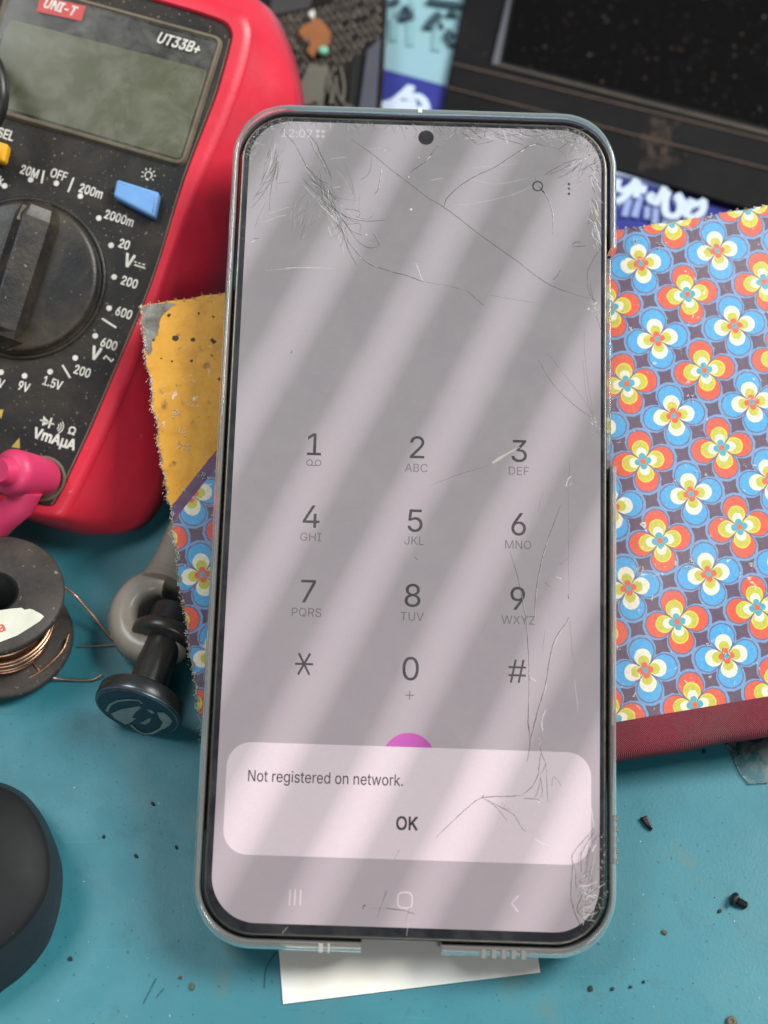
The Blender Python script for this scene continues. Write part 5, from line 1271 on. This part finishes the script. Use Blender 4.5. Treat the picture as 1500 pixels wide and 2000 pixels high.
for pts in ([(640, 150), (650, 175), (645, 205)], [(655, 150), (662, 190), (685, 215)], [(665, 130), (672, 170), (668, 200)], [(600, 205), (618, 195), (622, 208)], [(648, 140), (640, 170), (648, 190), (660, 210)], [(672, 215), (680, 205), (690, 210)]):
    mb.tube(spline([rp(x, y, 1.2 + random.random()) for x, y in pts], 5), random.uniform(.3, .6), 6)
mb.build('wire_tangle', M_['grey_ribbon'], frame=GR, label='tangle of dusty grey wires at the foot of the dark grille', cat='wire')

# ================================================================ bits on the bench
def chunk(name, label, cat, px, py, sx, sy, h, mat, rot=0.0, seed=0):
    r = random.Random(seed); c = tpx(px, py, 0); m = MB(); k = 7; pts = []
    for i in range(k):
        a = 6.283 * i / k; R = r.uniform(.7, 1.1); x, y = sx * R * math.cos(a), sy * R * math.sin(a)
        pts.append((c[0] + x * math.cos(rot) - y * math.sin(rot), c[1] + x * math.sin(rot) + y * math.cos(rot)))
    m.prism(pts, .02, h, h * .35)
    return m.build(name, mat, frame=TABLE, label=label, cat=cat)
# sliver: a dark wedge-shaped chip
mb = MB(); P = [tpx(x, y, 0) for x, y in ((1250, 1599), (1263, 1595), (1274, 1620), (1272, 1623), (1260, 1614))]
mb.prism(ccw([p[:2] for p in P]), .02, 1.1, .3); mb.build('plastic_chip', plain('dark_chip', (26, 20, 18), .35), frame=TABLE, label='dark wedge shaped chip lying just right of the phone', cat='chip')
sc = thing('screw', 'tiny black screw lying on the mat at the lower right', 'screw', axes_frame(tpx(1434, 1756, 1.3), (-.75, .35, .25)))
mb = MB(); mb.lathe([(0.01, .75), (.9, .65), (1.35, .25), (1.4, -.1), (.7, -.2)], 20, 0, True); mb.build('head', M_['black'], sc)
mb = MB()
prof_ = [(.72, -.2)]
for i in range(7): prof_ += [(.82, -.4 - i * .36), (.62, -.58 - i * .36)]
mb.lathe(prof_ + [(.01, -3.1)], 14, 0, False); mb.build('thread', M_['black'], sc)
GRP = 'crumbs of debris on the bench'
mats_d = [plain('dark_crumb', (34, 36, 36), .7), plain('brown_crumb', (92, 70, 44), .7), plain('olive_crumb', (86, 92, 70), .7)]
for i, (x, y, s, m, lb) in enumerate(((375, 1928, .75, 2, 'olive crumb below the lower left corner of the phone'), (138, 1873, .55, 0, 'dark crumb right of the black shell near the bottom'), (299, 1571, .5, 0, 'dark crumb in the shadow left of the phone, upper one'), (266, 1672, .55, 0, 'dark crumb midway between black shell and phone'), (203, 1635, .45, 0, 'small dark crumb nearer the black shell'), (1297, 1821, .6, 1, 'brown crumb right of the lower right corner of the phone'),
        (1153, 1932, .7, 0, 'largest dark crumb right of the white card'), (1196, 1932, .5, 0, 'dark crumb second to the right of the white card'), (1231, 1928, .4, 0, 'dark crumb third to the right of the white card'), (1405, 1780, .5, 0, 'dark crumb just below the black screw'), (1375, 1469, .5, 0, 'dark crumb just below the maroon book spine'), (1257, 1918, .35, 0, 'smallest dark crumb of the row right of the card'), (352, 1910, .4, 1, 'reddish crumb beside the olive crumb at lower left'), (345, 1655, .45, 0, 'dark crumb close to the left side of the phone'))):
    chunk('crumb', lb, 'debris', x, y, s, s * .75, .5, mats_d[m], random.uniform(0, 3), i)['group'] = GRP
mb = MB()
for i in range(220):
    x, y = random.uniform(0, 1500), random.uniform(1350, 2010); p = tpx(x, y, 0); r = random.uniform(.04, .16); a = random.uniform(0, 6.28)
    mb.poly([(p[0] + r * random.uniform(.5, 1.4) * math.cos(a + q * 1.25), p[1] + r * random.uniform(.5, 1.4) * math.sin(a + q * 1.25), .03 + random.random() * .02) for q in range(5)], random.choice((0, 0, 0, 1, 2, 3)))
mb.build('grit', mats_d + [plain('pale_grit', (190, 206, 204), .6)], frame=TABLE, kind='stuff', label='fine grit scattered over the teal mat')
mb = MB(); p = tpx(1428, 1996, 0); mb.lathe([(1.0, .05), (1.0, .6), (.7, .8), (.4, .8), (.35, .5), (.01, .5)], 20, 0, True, p[:2]); mb.build('metal_nut', plain('dull_nut', (104, 98, 80), .6, dirt=(60, 56, 44), amt=.6), frame=TABLE, label='dull little nut at the bottom edge near the lower right', cat='nut')
mb = MB(); P = [tpx(x, y, .3)[:2] for x, y in ((1418, 1455), (1432, 1478), (1446, 1512), (1462, 1530), (1500, 1528), (1600, 1520), (1600, 1420), (1460, 1425))]
mb.prism(ccw(P), .08, .5, .15); mb.tube([(*p, .5) for p in P[:5]], .22, 6); mb.build('plastic_film', M_['film'], frame=TABLE, label='scrap of clear plastic film poking out under the notebook at right', cat='film')
mb = MB()
for pts in ([(540, 1860), (520, 1890), (516, 1930)], [(320, 1930), (305, 1948)], [(305, 1910), (280, 1960)], [(1150, 1830), (1172, 1845)]):
    mb.tube(spline([tpx(x, y, .15 + .2 * random.random()) for x, y in pts], 6), .05, 5)
mb.build('hair', mats_d[0], frame=TABLE, kind='stuff', label='stray hairs and fibres on the teal mat')
